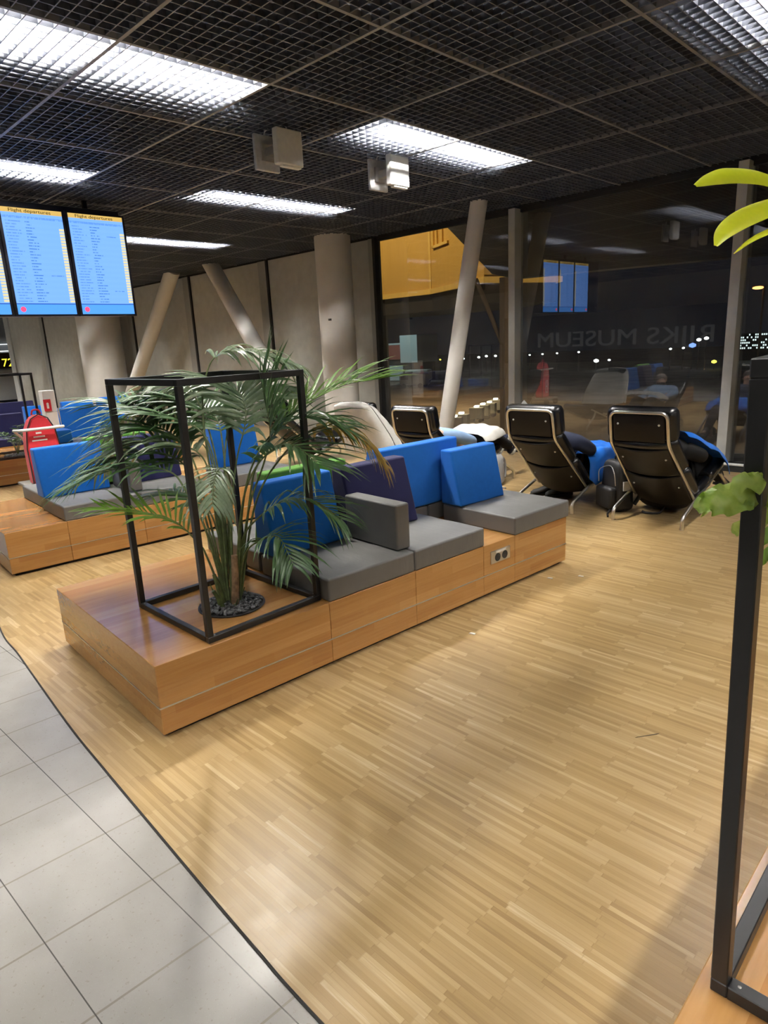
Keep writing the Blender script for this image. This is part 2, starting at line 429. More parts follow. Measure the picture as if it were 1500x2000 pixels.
# window wall
W_MULL = [-7.93, -5.23, -2.44, .36]
bm = bmesh.new()
struct('wall_window_header', BX(X0, X1, YW+.02, YW+.10, CEIL-.03, CEIL+.62), M['joint'])
joints = [-26.3, -22.95, -19.75, -16.64, -13.70, -10.80, -7.90]
for i in range(6):
    a, b = joints[i], joints[i+1]
    w = struct('wall_window', BX(a+.03, b-.25 if i < 5 else b-.10, YW, YW+.10, 0, CEIL-.03), M['wall'])
    struct('wall_mullion', BX(b-.25 if i < 5 else b-.10, b-.012, YW-.035, YW+.10, 0, CEIL-.03), M['mulld'], w)
    struct('wall_joint', BX(b-.012, b+.045, YW-.034, YW+.10, 0, CEIL-.03), M['joint'], w)
struct('wall_mullion_end', BX(-26.75, -26.3, YW-.035, YW+.10, 0, CEIL-.03), M['mull'])
for i in range(4):
    a = W_MULL[i]; b = W_MULL[i+1] if i < 3 else 3.2
    wnd = bpy.data.objects.new('window_%d' % (i+1), None); C.objects.link(wnd); wnd['kind'] = 'structure'
    bm = bmesh.new(); box(bm, a+.05, b-.05, YW+.055, YW+.061, .02, CEIL-.03)
    struct('pane', bm, M['glass'], wnd)
    bm = bmesh.new(); box(bm, a+.05, b-.05, YW+.03, YW+.09, 0, .05)
    box(bm, a+.05, b-.05, YW+.03, YW+.09, CEIL-.07, CEIL-.03)
    struct('window_frame', bm, M['joint'], wnd)
    if i:
        struct('mullion', BX(a-.05, a+.05, YW-.10, YW+.10, 0, CEIL-.03), M['mull'], wnd)
# low convector along the glass
bm = BX(-7.7, 3.1, YW-.30, YW-.16, .0, .055); struct('baseboard_window', bm, M['joint'])
struct('trim_3', TB([(-7.7, YW-.27, .075), (3.1, YW-.27, .075)], .017, 10), M['white'], smooth=True)
# walls behind and beside the camera
struct('wall_back', BX(X0, X1, -6.2, -6.05, 0, CEIL+.6), plain('warm_white_wall', (.42, .40, .37), .7, var=.03))
struct('wall_right', BX(X1, X1+.12, -6.2, YW+.1, 0, CEIL+.6), M['wall'])
struct('wall_left', BX(X0-.6, X0-.45, -6.2, 12, 0, CEIL+.6), plain('hall_end_wall', (.62, .66, .67), .6, var=.04, scale=2))

# columns
def column(name, pts, r, label=None):
    o = struct(name, TB(pts, r, 32), M['column'], smooth=True); return o
column('column', [(-6.02,7.25,-.05), (-5.30,7.25,CEIL+.06)], .108)
column('column', [(-8.22,7.35,0), (-8.22,7.35,CEIL+.06)], .285)
column('column', [(-17.26,7.3,0), (-17.26,7.3,CEIL+.06)], .52)
column('column', [(-16.65,7.3,-.05), (-13.40,7.42,CEIL+.06)], .155)
column('column', [(-9.28,7.38,-.05), (-11.95,7.42,CEIL+.06)], .155)
# small notices stuck on the round column
tag(obj('notice', BX(-8.10,-8.03,7.057,7.062,1.93,1.96), M['plinth']), 'small dark sticker high on the thick round column', 'sticker')

# ------------------------------------------------------------------ ceiling lights
LCAT = 'ceiling light'
def ceiling_light(xc, y0, y1, label, group):
    t = thing('ceiling_light', label, LCAT, (xc, y0, CEIL+.07), 0, group)
    L = y1-y0
    bm = bmesh.new()
    prof = [(-.17,.10),(-.12,.13),(.12,.13),(.165,-.02),(.172,-.02),(.128,.137),(-.125,.137),(-.175,.10)]
    prism(bm, prof, 1, 0, L); box(bm, -.19, .165, -.004, 0, -.018, .10); box(bm, -.19, .165, L, L+.004, -.018, .10); obj('reflector', bm, M['white'], t)
    for dx in (-.07, .09):
        for k in range(2):
            obj('fluorescent_tube', TB([(dx, .03+k*L/2, .065), (dx, L/2-.03+k*L/2, .065)], .014, 6), M['tube_near' if (xc == -3.98 and 0 < y0 < 2) else 'tube' if (xc < -2 and y0 > 0) else 'tube_dimmest' if (y0 > 0 and y0 < 2 and xc < 0) else 'tube_dim'], t)
    return t
g = 'recessed strip lights over the grid ceiling'
vis = {(-3.98,.95):'nearest white ceiling strip light, at the upper left above the palm', (-3.98,4.05):'ceiling strip light just beyond the two white sensor boxes',
 (-6.65,4.15):'ceiling strip light above the thick round column and palm', (-6.65,.95):'ceiling strip light just above the departure screens',
 (-9.75,4.35):'far strip light just right of the departure screens', (-1.22,3.95):'strip light cut off at the top right corner'}
for x in (1.6,-1.22,-3.98,-6.65,-9.75,-12.7,-15.8,-18.8,-21.8,-24.8,-27.9,-30.9):
    for y in (-2.15,.95,4.05):
        yy = y
        if x == -6.65 and y > 4: yy = 4.15
        if x == -9.75 and y > 4: yy = 4.35
        if x == -1.22 and y > 4: yy = 3.95
        if (x < -19 or -12 < x < -5) and y < 0: continue
        lab = vis.get((x, yy), 'more distant strip light in the grid ceiling')
        ceiling_light(x, yy, yy+2.0, lab, g)

# ------------------------------------------------------------------ sensor boxes on the ceiling
def sensor(x, y, label, mplate, mbox):
    t = thing('ceiling_sensor', label, 'sensor', (x, y, CEIL))
    obj('back_plate', RB(-.02, .012, -.115, .115, -.29, -.03, .008, 2), mplate, t, wn=True)
    bm = bmesh.new(); box(bm, .012, .14, -.03, .045, -.19, -.13); box(bm, .012, .03, -.06, .06, -.22, -.10); obj('bracket', bm, M['alu'], t)
    obj('antenna_box', RB(.14, .205, -.045, .205, -.275, -.015, .014, 3), mbox, t, wn=True)
    obj('lower_lip', RB(.150, .196, .00, .185, -.288, -.27, .006, 2), mbox, t, wn=True)
    bm = bmesh.new(); tube(bm, catmull([(.0,-.02,-.04), (.01,.0,.0), (.06,.02,.02), (.06,.02,.06)], 6), .004, 6)
    tube(bm, catmull([(.17,.09,-.02), (.165,.07,.01), (.12,.03,.02), (.12,.02,.06)], 6), .004, 6); obj('cable', bm, M['paper'], t, smooth=True)
    obj('hanger', TB([(-.004, 0, -.04), (-.004, 0, .06)], .004, 6), M['alu'], t)
    return t
sensor(-4.60, 3.48, 'beige sensor box on a dull grey plate, left one of the ceiling pair', M['plate'], M['sensor'])
sensor(-4.60, 4.73, 'bright white sensor box on a pale plate, below the strip light', M['plate'], M['white'])

# ------------------------------------------------------------------ departure screens
XS = -7.5
hs = thing('screen_mount', 'black ceiling mount carrying the row of departure screens', 'mount', (XS, 2.4, CEIL))
obj('mount_case', RB(-.34, -.045, -1.25, 1.20, -1.20, -.10, .01, 2), M['screenblk'], hs)
for yy in (-.9, 0, .9): obj('hanger', BX(-.22, -.18, yy-.02, yy+.02, -.10, .06), M['screenblk'], hs)
labs = ['rightmost blue departure screen hanging from the ceiling', 'middle blue departure screen with two amber entries', 'leftmost departure screen, mostly cut off by the photo edge']
for i in range(3):
    yc = 3.315-i*.647; z0, z1 = 2.01, 3.03; w = .585
    t = thing('departure_screen', labs[i], 'screen', (XS, yc, z0), 0, 'row of departure screens')
    bm = bmesh.new(); box(bm, -.045, 0, -w/2-.025, w/2+.025, -.02, z1-z0+.02); obj('bezel', bm, M['screenblk'], t)
    bm = bmesh.new(); ul = bm.loops.layers.uv.new('uv')
    vs = [bm.verts.new((.002, -w/2, 0)), bm.verts.new((.002, w/2, 0)), bm.verts.new((.002, w/2, z1-z0)), bm.verts.new((.002, -w/2, z1-z0))]
    f = bm.faces.new(vs)
    for lp, uvc in zip(f.loops, ((0,0),(1,0),(1,1),(0,1))): lp[ul].uv = uvc
    bmesh.ops.recalc_face_normals(bm, faces=bm.faces[:])
    d = obj('display', bm, m_screen(i+1.0, 1.0), t)
    text('heading', 'Flight departures', .044, M['plinth'], t, (.004, -w/2+.07, z1-z0-.038), (PI/2, 0, PI/2), .0005, width=.40)
    bm = bmesh.new(); lathe(bm, [(.026, 0), (.026, .002)], 20)
    for v in bm.verts: v.co = Vector((.003+v.co.z, -w/2+.055+v.co.x, .05+v.co.y))
    obj('round_badge', bm, emitter('badge_red', (.9, .05, .12), 1.6), t)

# ------------------------------------------------------------------ benches
ROT = math.atan2(.998, .066)
def platform(name, label, loc, rot, joints, W=1.305, h=.336):
    t = thing(name, label, 'bench', loc, rot)
    for a, b in zip(joints, joints[1:]):
        m = obj('platform_module', RB(a+.0008, b-.0008, 0, W, .022, h, .0025, 1), M['oak'], t)
        for y0 in (-.0015, W-.002): obj('accent_strip', BX(a+.001, b-.001, y0, y0+.0035, .140, .1465), M['alu'], m)
    for x0 in (joints[0]-.0015, joints[-1]-.002): obj('accent_strip', BX(x0, x0+.0035, .001, W-.001, .140, .1465), M['alu'], t)
    obj('plinth', BX(joints[0]+.03, joints[-1]-.03, .03, W-.03, 0, .022), M['plinth'], t)
    return t
def world(loc, rot, s, tt, z=0.0):
    c, sn = math.cos(rot), math.sin(rot)
    return (loc[0]+c*s-sn*tt, loc[1]+sn*s+c*tt, loc[2]+z)
def place(o, loc, rot, s, tt, z=0.0, extra=0.0):
    o.location = world(loc, rot, s, tt, z); o.rotation_euler = (0, 0, rot+extra); return o
def puff(bm, amp):
    for v in bm.verts:
        n = noise.noise(Vector((v.co.x*6, v.co.y*6, v.co.z*6)))
        v.co += Vector((0,0,1))*n*amp
def cushion(loc, rot, s0, s1, t0, t1, label, group, z=.336, h=.115, mat='vinyl'):
    bm = RB(-(s1-s0)/2, (s1-s0)/2, 0, t1-t0, 0, h, .012, 3)
    bmesh.ops.subdivide_edges(bm, edges=[e for e in bm.edges if e.calc_length() > .3], cuts=6, use_grid_fill=True)
    for v in bm.verts:
        if v.co.z > h*.7:
            u = v.co.x/((s1-s0)/2); w = v.co.y/(t1-t0)*2-1
            v.co.z += .008*(1-u*u)*(1-w*w) + .004*noise.noise(v.co*7)
    o = obj('seat_cushion', bm, M[mat], None, wn=True)
    tag(o, label, 'cushion', group); place(o, loc, rot, (s0+s1)/2, t0, z); return o
def backrest(loc, rot, s0, s1, tf, tb, label, group, mat, z=.455, h=.40, top=.10, extra=0.0):
    # wedge: vertical rear at tb, sloped front from tf (bottom) to tb-/+top
    w = s1-s0; sg = 1 if tb > tf else -1; D = abs(tb-tf)
    poly = [(-D*.5*sg, 0), (D*.5*sg, 0), (D*.5*sg, h), ((D*.5-top)*sg, h)]
    bm = bmesh.new(); prism(bm, poly, 0, -w/2, w/2)
    bmesh.ops.bevel(bm, geom=bm.edges[:], offset=.014, segments=3, affect='EDGES', profile=.5)
    o = obj('back_cushion', bm, M[mat], None, wn=True)
    tag(o, label, 'cushion', group); place(o, loc, rot, (s0+s1)/2, (tf+tb)/2, z, extra); return o
def armrest(loc, rot, s0, s1, t0, t1, label, z=.455, h=.255, mat='vinyl', group=None):
    bm = RB(-(s1-s0)/2, (s1-s0)/2, 0, t1-t0, 0, h, .012, 3)
    o = obj('armrest_cushion', bm, M[mat], None, wn=True)
    tag(o, label, 'cushion', group); place(o, loc, rot, (s0+s1)/2, t0, z); return o
def cubeframe(loc, rot, s0, s1, t0, t1, z0, z1, label, r=.0135):
    t = thing('cube_frame', label, 'frame', world(loc, rot, s0, t0, z0), rot)
    a, b, h = s1-s0, t1-t0, z1-z0; d = 2*r
    for x in (0, a-d):
        for y in (0, b-d): obj('post', RB(x, x+d, y, y+d, d, h-d, .002, 1), M['black'], t)
    for z in (0, h-d):
        for y in (0, b-d): obj('rail', RB(0, a, y, y+d, z, z+d, .002, 1), M['black'], t)
        for x in (0, a-d): obj('rail', RB(x, x+d, d, b-d, z, z+d, .002, 1), M['black'], t)
    if True:
        sc = bmesh.new()
        for x, y in ((d*1.4, b*.0+r), (a-d*1.6, r), (r, d*1.6), (r, b-d*1.6), (a-r, d*1.6), (a-r, b-d*1.6)): ball(sc, (x, y, d), .004, (1,1,.4), 1)
        obj('screw', sc, M['alu'], t)
    return t
def pot(loc, rot, s, tt, r, label, z=.336):
    t = thing('planter_pot', label, 'pot', world(loc, rot, s, tt, z), rot)
    bm = bmesh.new(); lathe(bm, [(r-.006, .0012), (r+.004, .0012), (r+.004, .006), (r-.006, .006)], 48, cap=False)
    bm.faces.new([v for v in bm.verts if False]) if False else None
    obj('rim', bm, M['black'], t, smooth=True)
    bm = bmesh.new(); lathe(bm, [(0.001, .0015), (r-.004, .0015), (r-.004, .003), (.001, .003)], 32, cap=False); obj('soil', bm, M['plinth'], t)
    bm = bmesh.new(); rnd = random.Random(3)
    for i in range(420):
        a = rnd.random()*2*PI; q = (r-.016)*math.sqrt(rnd.random()); k = rnd.uniform(.007, .013)
        vs = ball(bm, (q*math.cos(a), q*math.sin(a), .006+rnd.random()*.012), k, (1, rnd.uniform(.6,.9), .6), 1)
        R = Matrix.Rotation(rnd.random()*PI, 3, 'Z'); c = Vector((q*math.cos(a), q*math.sin(a), .01))
        for v in vs: v.co = R@(v.co-c)+c
    o = obj('pebbles', bm, M['pebble'], t, smooth=True); o['kind'] = 'stuff'
    return t

B1 = (-2.372, 1.017, 0.0); J1 = [0, .885, 1.475, 2.05, 2.355, 2.93]
b1 = platform('seating_platform', 'nearest oak bench platform, with palm planter and power socket', B1, ROT, J1)
so = obj('power_socket', RB(2.115, 2.30, -.006, .002, .205, .285, .002, 1), M['alu'], b1)
for cx in (2.175, 2.245):
    bm = bmesh.new(); lathe(bm, [(.026, 0), (.026, .002), (.02, .0025), (.018, .002)], 20)
    for v in bm.verts: v.co = Vector((cx+v.co.x, -.0062-v.co.z, .24+v.co.y))
    obj('socket_hole', bm, M['plinth'], so)
obj('label_strip', BX(2.16, 2.255, -.0075, -.006, .268, .280), M['paper'], so)
GC = 'grey seat cushions'
cushion(B1, ROT, .888, 1.473, 0, .62, 'grey seat cushion beside the palm frame, blue back cushion on it', GC)
cushion(B1, ROT, 1.477, 2.06, 0, .62, 'grey seat cushion between armrest and power socket, navy back cushion on it', GC)
cushion(B1, ROT, 2.345, 2.945, -.01, .61, 'grey seat cushion at the window end of the nearest bench', GC)
cushion(B1, ROT, .90, 1.48, .66, 1.29, 'grey seat cushion on the far side, behind the green back cushion', GC)
cushion(B1, ROT, 1.49, 2.25, .66, 1.29, 'grey seat cushion on the far side, under the long blue back cushion', GC)
cushion(B1, ROT, 2.26, 2.93, .66, 1.29, 'grey seat cushion at the far window corner of the nearest bench', GC)
BG = 'back cushions'
backrest(B1, ROT, .895, 1.365, .47, .66, 'bright blue back cushion directly behind the palm fronds', BG, 'blue')
backrest(B1, ROT, 1.425, 1.935, .43, .64, 'dark navy back cushion behind the grey armrest', BG, 'navy')
backrest(B1, ROT, 2.335, 2.785, .42, .61, 'bright blue wedge cushion at the window end of the bench', BG, 'blue', h=.375, extra=-.03)
backrest(B1, ROT, 1.80, 2.56, .86, .655, 'long tall blue back cushion between the navy and the wedge cushion', BG, 'blue', h=.435)
backrest(B1, ROT, 1.00, 1.575, .87, .675, 'green back cushion between blue and navy ones', BG, 'green', h=.425)
armrest(B1, ROT, 1.405, 1.505, .06, .50, 'upright grey armrest cushion in front of the navy back cushion')
cubeframe(world(B1, ROT, .255, .021), ROT+.066, 0, .63, 0, .66, .336, 1.452, 'black steel cube frame around the palm on the nearest bench')
pot(B1, ROT, .545, .345, .158, 'round black pot of dark pebbles sunk below the palm')

B2 = (-5.22, 1.288, 0.0); R2 = ROT-.005; J2 = [0, .435, 1.03, 1.61, 1.92, 2.5]
platform('seating_platform', 'second oak bench platform, behind the palm, with plain table end', B2, R2, J2)
cushion(B2, R2, .425, 1.028, 0, .62, 'grey seat cushion at the table end of the second bench', GC)
cushion(B2, R2, 1.032, 1.61, 0, .62, 'grey seat cushion in mid second bench, seen through the palm', GC)
cushion(B2, R2, 1.92, 2.51, 0, .62, 'grey seat cushion at the window end of the second bench', GC)
cushion(B2, R2, .44, 1.03, .67, 1.29, 'grey seat cushion on the far side of the second bench, under the green cushion', GC)
cushion(B2, R2, 1.04, 1.61, .67, 1.29, 'grey far-side seat cushion in the middle of the second bench', GC)
backrest(B2, R2, .41, .945, .44, .64, 'bright blue back cushion at the table end of the second bench', BG, 'blue')
backrest(B2, R2, .86, 1.40, .86, .655, 'green back cushion half hidden behind palm fronds on the second bench', BG, 'green', h=.42)
backrest(B2, R2, 1.12, 1.60, .44, .64, 'navy back cushion seen through the palm on the second bench', BG, 'navy')
backrest(B2, R2, 1.95, 2.45, .44, .62, 'blue back cushion at the window end of the second bench', BG, 'blue')
armrest(B2, R2, .985, 1.085, .08, .50, 'upright grey armrest cushion on the second bench')

B3 = (-9.27, 2.16, 0.0); R3 = ROT-.02; J3 = [0, .9, 1.5, 2.1, 2.7]
platform('seating_platform', 'third oak bench platform far left, with small planter', B3, R3, J3)
cubeframe(B3, R3, .235, .80, .04, .68, .336, 1.40, 'black cube frame around the small plant at far left')
pot(B3, R3, .53, .36, .16, 'round pot of dark pebbles under the small far-left plant')
cushion(B3, R3, .91, 1.49, 0, .62, 'grey seat cushion hidden behind the red bag', GC)
cushion(B3, R3, 1.51, 2.09, 0, .62, 'grey seat cushion below the large blue back cushion on the third bench', GC)
backrest(B3, R3, 1.20, 1.86, .50, .70, 'large blue back cushion on the third bench, right of the red bag', BG, 'blue', h=.42, extra=-.25)
armrest(B3, R3, .93, 1.16, .05, .48, 'blue armrest block beside the red bag', h=.17, mat='blue')
B4 = (-11.4, 3.5, 0.0)
platform('seating_platform', 'fourth oak bench platform, in the far row of blue seats', B4, ROT, [0, .6, 1.2, 1.8])
for k, (s, lab) in enumerate(((.02, 'far blue back cushion left of the grey post'), (.62, 'far blue back cushion just right of the grey post'), (1.22, 'far blue back cushion beyond the large blue one'))):
    cushion(B4, ROT, s, s+.57, 0, .62, 'grey seat cushion under the ' + lab, GC)
    backrest(B4, ROT, s+.03, s+.55, .42, .62, lab, BG, 'blue', h=.36+.02*k)
B5 = (-10.2, 1.72, 0.0)
platform('seating_platform', 'low oak bench platform under the navy seats, far left', (-10.75, 2.1, 0), ROT, [0, .6, 1.2])
for s, lab, mt in ((.02, 'navy back cushion farthest left, behind the small planter', 'navy'), (.62, 'navy back cushion behind the small planter, nearer the red bag', 'navy')):
    cushion((-10.75, 2.1, 0), ROT, s, s+.57, 0, .62, 'navy seat cushion under the ' + lab, GC, mat='navy')
    backrest((-10.75, 2.1, 0), ROT, s+.02, s+.56, .30, .50, lab, BG, mt, h=.33)
platform('seating_platform', 'farthest low oak bench platform, under a dim blue row', (-13.2, 2.9, 0), ROT, [0, .7, 1.4])
for s, lab in ((.02, 'dim blue back cushion in the farthest row, left one'), (.72, 'dim blue back cushion in the farthest row, right one')):
    cushion((-13.2, 2.9, 0), ROT, s, s+.66, 0, .62, 'grey seat cushion under the ' + lab, GC)
    backrest((-13.2, 2.9, 0), ROT, s+.02, s+.64, .40, .60, lab, BG, 'navy', h=.36)

# right foreground bench
BR = (1.0, .87, 0.0)
platform('seating_platform', 'oak bench platform in the right foreground, mostly out of frame', BR, PI/2, [0, .9, 1.5, 2.1])
rf = cubeframe(BR, PI/2, .225, .87, .635, 1.272, .336, 1.505, 'black steel cube frame in the right foreground', r=.0145)
rf.rotation_euler = (Matrix.Rotation(math.radians(1.5), 3, Vector((.698,-.714,0)))@Matrix.Rotation(PI/2, 3, 'Z')).to_euler(); rf.location += Vector((-.008,-.008,.010))
pot(BR, PI/2, .55, .95, .158, 'round pot of pebbles in the right foreground bench')

# ------------------------------------------------------------------ plants
def leaflet(bm, base, d, side, up, L, w, droop, nseg=5, curl=0.0):
    d = d.normalized(); prev = None; p = base.copy(); g = Vector((0,0,-1))
    cur = d.copy(); st = L/nseg
    prof = [.35, .9, 1.0, .85, .5, .02]
    for i in range(nseg+1):
        ww = w*prof[min(i, 5)]*.5
        s = side.cross(cur); s = s.normalized() if s.length > 1e-4 else up
        nrm = s.cross(cur).normalized()
        a = bm.verts.new(p+s*ww+nrm*ww*.35); m = bm.verts.new(p); b = bm.verts.new(p-s*ww+nrm*ww*.35)
        if prev:
            bm.faces.new((prev[0], a, m, prev[1])); bm.faces.new((prev[1], m, b, prev[2]))
        prev = (a, m, b)
        cur = (cur+g*droop*(i+1)/nseg).normalized()
        p = p+cur*st
def frond(path, mat, parent, L=.30, w=.021, n=24, start=.42, droop=.22, spread=1.0, rnd=None, r=.006, up=None):
    pts = catmull(path, 8); bm = bmesh.new(); tube(bm, pts, r, 6, r1=.0018)
    o = obj('frond_stalk', bm, M['stem'], parent, smooth=True)
    bm = bmesh.new(); N = len(pts)-1
    tot = sum((pts[i+1]-pts[i]).length for i in range(N)); w = min(w, (.80 if L > .21 else .55)*tot*(1-start)/n)
    for i in range(n):
        t = start+(1-start)*i/(n-1)
        f = t*N; k = min(int(f), N-1); p = pts[k].lerp(pts[k+1], f-k)
        T = (pts[min(k+2, N)]-pts[max(k-1, 0)]).normalized()
        U = Vector((0,0,1)) if up is None else Vector(up)
        S = T.cross(U)
        if S.length < .25: S = T.cross(Vector((.7,.7,.1)))
        S.normalize(); Nn = S.cross(T).normalized()
        q = (t-start)/(1-start)
        ll = L*(.55+.75*math.sin(PI*min(1, q*.8+.12)))*rnd.uniform(.85, 1.1)*(1 if q < .9 else .75)
        fwd = .45+.75*q
        for sg in (-1, 1):
            d = S*sg*spread+T*fwd*rnd.uniform(.8,1.2)+Nn*rnd.uniform(.15,.45)
            leaflet(bm, p, d, Nn, U, ll, w*rnd.uniform(.8,1.15), droop*rnd.uniform(.6,1.5))
    obj('leaflets', bm, mat, o, smooth=True)
    return o
palm = thing('kentia_palm', 'tall leafy green palm in the cube frame on the nearest bench', 'plant', (-2.68, 1.57, .345))
PB = Vector((-2.68, 1.57, .345))
FR = [
([(-2.69,1.582,.36),(-2.807,1.634,.755),(-2.948,1.699,1.222),(-2.993,1.768,1.431),(-2.98,1.857,1.539),(-2.872,1.999,1.531),(-2.749,2.134,1.465)],'palmpale',.25,.34,.62,26),
([(-2.659,1.611,.36),(-2.7,1.771,.871),(-2.707,1.838,1.006),(-2.671,1.967,1.193),(-2.596,2.099,1.282),(-2.496,2.25,1.354),(-2.408,2.369,1.372)],'palmg',.30,.12,.50,24),
([(-2.654,1.617,.36),(-2.695,1.792,.815),(-2.656,1.978,1.048),(-2.606,2.123,1.142),(-2.551,2.239,1.143),(-2.483,2.341,1.067),(-2.408,2.428,.932)],'palmy',.21,.60,.50,24),
([(-2.665,1.606,.36),(-2.647,1.71,.787),(-2.594,1.79,1.019),(-2.558,1.817,1.153),(-2.559,1.811,1.298),(-2.554,1.796,1.405)],'palm',.30,.06,.55,20),
([(-2.704,1.567,.36),(-2.815,1.562,.717),(-2.905,1.53,.906),(-2.959,1.494,.991),(-3.067,1.387,1.029),(-3.171,1.264,1.009),(-3.252,1.154,.962)],'palm',.27,.28,.50,26),
([(-2.701,1.571,.36),(-2.815,1.628,.781),(-2.905,1.656,1.025),(-3.026,1.594,1.108),(-3.194,1.463,1.13),(-3.341,1.318,1.054)],'palmpale',.29,.30,.48,26),
([(-2.695,1.576,.36),(-2.795,1.651,.831),(-2.892,1.676,1.126),(-3.016,1.605,1.23),(-3.148,1.502,1.271),(-3.246,1.435,1.316)],'palm',.30,.22,.52,26),
([(-2.694,1.578,.36),(-2.825,1.681,.873),(-2.957,1.724,1.193),(-3.084,1.72,1.37),(-3.189,1.678,1.385),(-3.277,1.607,1.271)],'palmpale',.24,.42,.58,22),
([(-2.706,1.561,.36),(-2.766,1.529,.577),(-2.778,1.501,.655),(-2.853,1.426,.774),(-2.941,1.315,.831),(-3.039,1.186,.865)],'palmg',.22,.14,.50,20),
([(-2.677,1.594,.36),(-2.697,1.639,.77),(-2.684,1.649,.96),(-2.679,1.602,1.018),(-2.647,1.544,.971),(-2.593,1.491,.879)],'palmpale',.18,.45,.55,16),
([(-2.652,1.614,.36),(-2.665,1.67,.646),(-2.599,1.752,.77),(-2.511,1.836,.836),(-2.397,1.92,.834),(-2.279,1.979,.752)],'palm',.24,.30,.42,24),
([(-2.655,1.609,.36),(-2.611,1.642,.591),(-2.514,1.679,.676),(-2.406,1.705,.701),(-2.295,1.689,.603)],'palm',.20,.32,.45,18),
([(-2.683,1.589,.36),(-2.822,1.689,.767),(-2.927,1.792,1.055),(-2.989,1.903,1.25),(-2.994,2.026,1.319),(-2.958,2.17,1.335)],'palmpale',.27,.34,.55,24),
([(-2.69,1.582,.36),(-2.839,1.643,.667),(-2.971,1.665,.791),(-3.103,1.657,.83),(-3.251,1.619,.833)],'palm',.22,.25,.45,20),
([(-2.695,1.576,.36),(-2.819,1.653,.775),(-2.936,1.704,1.067),(-3.074,1.7,1.269),(-3.197,1.661,1.334),(-3.337,1.57,1.3),(-3.463,1.463,1.185)],'palm',.27,.32,.52,28),
([(-2.672,1.599,.36),(-2.654,1.669,.77),(-2.596,1.712,.97),(-2.495,1.77,1.092),(-2.374,1.813,1.118),(-2.241,1.832,1.045)],'palm',.27,.20,.50,24),
([(-2.677,1.594,.36),(-2.753,1.679,.752),(-2.792,1.767,1.018),(-2.805,1.853,1.211),(-2.859,1.874,1.335),(-2.938,1.839,1.375)],'palmpale',.27,.36,.52,22),
]
FR += [
([(-2.70,1.575,.36),(-2.84,1.60,.80),(-2.97,1.62,1.05),(-3.10,1.58,1.17),(-3.24,1.50,1.20),(-3.38,1.40,1.15)],'palm',.28,.26,.46,26),
([(-2.70,1.57,.36),(-2.83,1.58,.76),(-2.95,1.60,.96),(-3.08,1.55,1.06),(-3.22,1.42,1.07),(-3.36,1.30,1.00)],'palm',.28,.32,.48,26),
([(-2.69,1.59,.36),(-2.78,1.68,.80),(-2.86,1.74,1.08),(-2.96,1.78,1.22),(-3.10,1.76,1.29),(-3.22,1.70,1.27)],'palm',.27,.30,.50,24),
([(-2.66,1.60,.36),(-2.66,1.70,.85),(-2.63,1.80,1.08),(-2.56,1.92,1.20),(-2.46,2.02,1.22),(-2.36,2.10,1.17)],'palm',.26,.22,.50,22),
]
rnd = random.Random(11)
for path, mt, L, droop, st, n in FR:
    frond([Vector(p)-PB for p in path], M[mt], palm, L=L*1.1, w=.027, n=int(n*.9), start=st, droop=droop, rnd=rnd)
bm = bmesh.new()
tube(bm, catmull([(.02,.02,0), (.026,.03,.10), (.022,.04,.20), (.02,.045,.245)], 5), .021, 10, r1=.015); obj('cut_trunk', bm, M['bark'], palm, smooth=True)
for k, (dx, dy, hh, r0) in enumerate(((-.02,-.02,.16,.020), (-.03,.0,.13,.017), (.0,.02,.18,.019), (-.005,-.035,.09,.015))):
    bm = bmesh.new(); tube(bm, catmull([(dx*1.2,dy*1.2,0), (dx*1.5,dy*1.5,hh*.5), (dx*2.1,dy*2.1,hh)], 5), r0, 8, r1=.009); obj('leaf_sheath', bm, M['stem'], palm, smooth=True)
for k in range(5):
    a = k*1.3; bm = bmesh.new(); tube(bm, [(.05*math.cos(a),.05*math.sin(a),.0), (.085*math.cos(a),.085*math.sin(a),.05+.02*k)], .005, 6, r1=.002); obj('stub', bm, M['stem'], palm)

# small plant in the far-left planter
far = world(B3, R3, .53, .36, .345)
fp = thing('sparse_shrub', 'small sparse plant with pale leaves in the far-left frame', 'plant', far)
rnd = random.Random(5)
for k in range(9):
    a = k*.9; sp = .16+.07*rnd.random(); h = .22+.22*rnd.random()
    frond([(0,0,0), (sp*.3*math.cos(a), sp*.3*math.sin(a), h*.6), (sp*math.cos(a), sp*math.sin(a), h), (sp*1.5*math.cos(a), sp*1.5*math.sin(a), h*1.05)], M['palmpale'] if k % 2 else M['palm'], fp, L=.09, w=.02, n=7, start=.35, droop=.25, rnd=rnd, r=.004)

# leafy plant of the right foreground
def broadleaf(path, w, mat, parent, nrm=(.5,-.6,.6), wav=0.0, name='leaf', prof=None):
    pts = catmull(path, 6); N = len(pts)-1; bm = bmesh.new(); rows = []
    for i, p in enumerate(pts):
        t = i/N; T = (pts[min(i+1,N)]-pts[max(i-1,0)]).normalized(); S = T.cross(Vector(nrm)).normalized(); Nn = S.cross(T)
        ww = w*(math.sin(PI*min(1, t*.92+.05))**.8)*(1-.15*t) if prof is None else w*prof(t)
        row = []
        for j in range(-3, 4):
            u = j/3; q = p+S*ww*u+Nn*(-.25*ww*u*u) + Nn*wav*math.sin(9*t*PI+j*1.7)*abs(u)
            row.append(bm.verts.new(q))
        rows.append(row)
    for a, b in zip(rows, rows[1:]):
        for j in range(6): bm.faces.new((a[j], a[j+1], b[j+1], b[j]))
    o = obj(name, bm, mat, parent, smooth=True); return o
rp = thing('leafy_plant', 'lime leaved plant in the right foreground frame', 'plant', (.05, 1.42, .345))
RPB = Vector((.05, 1.42, .345))
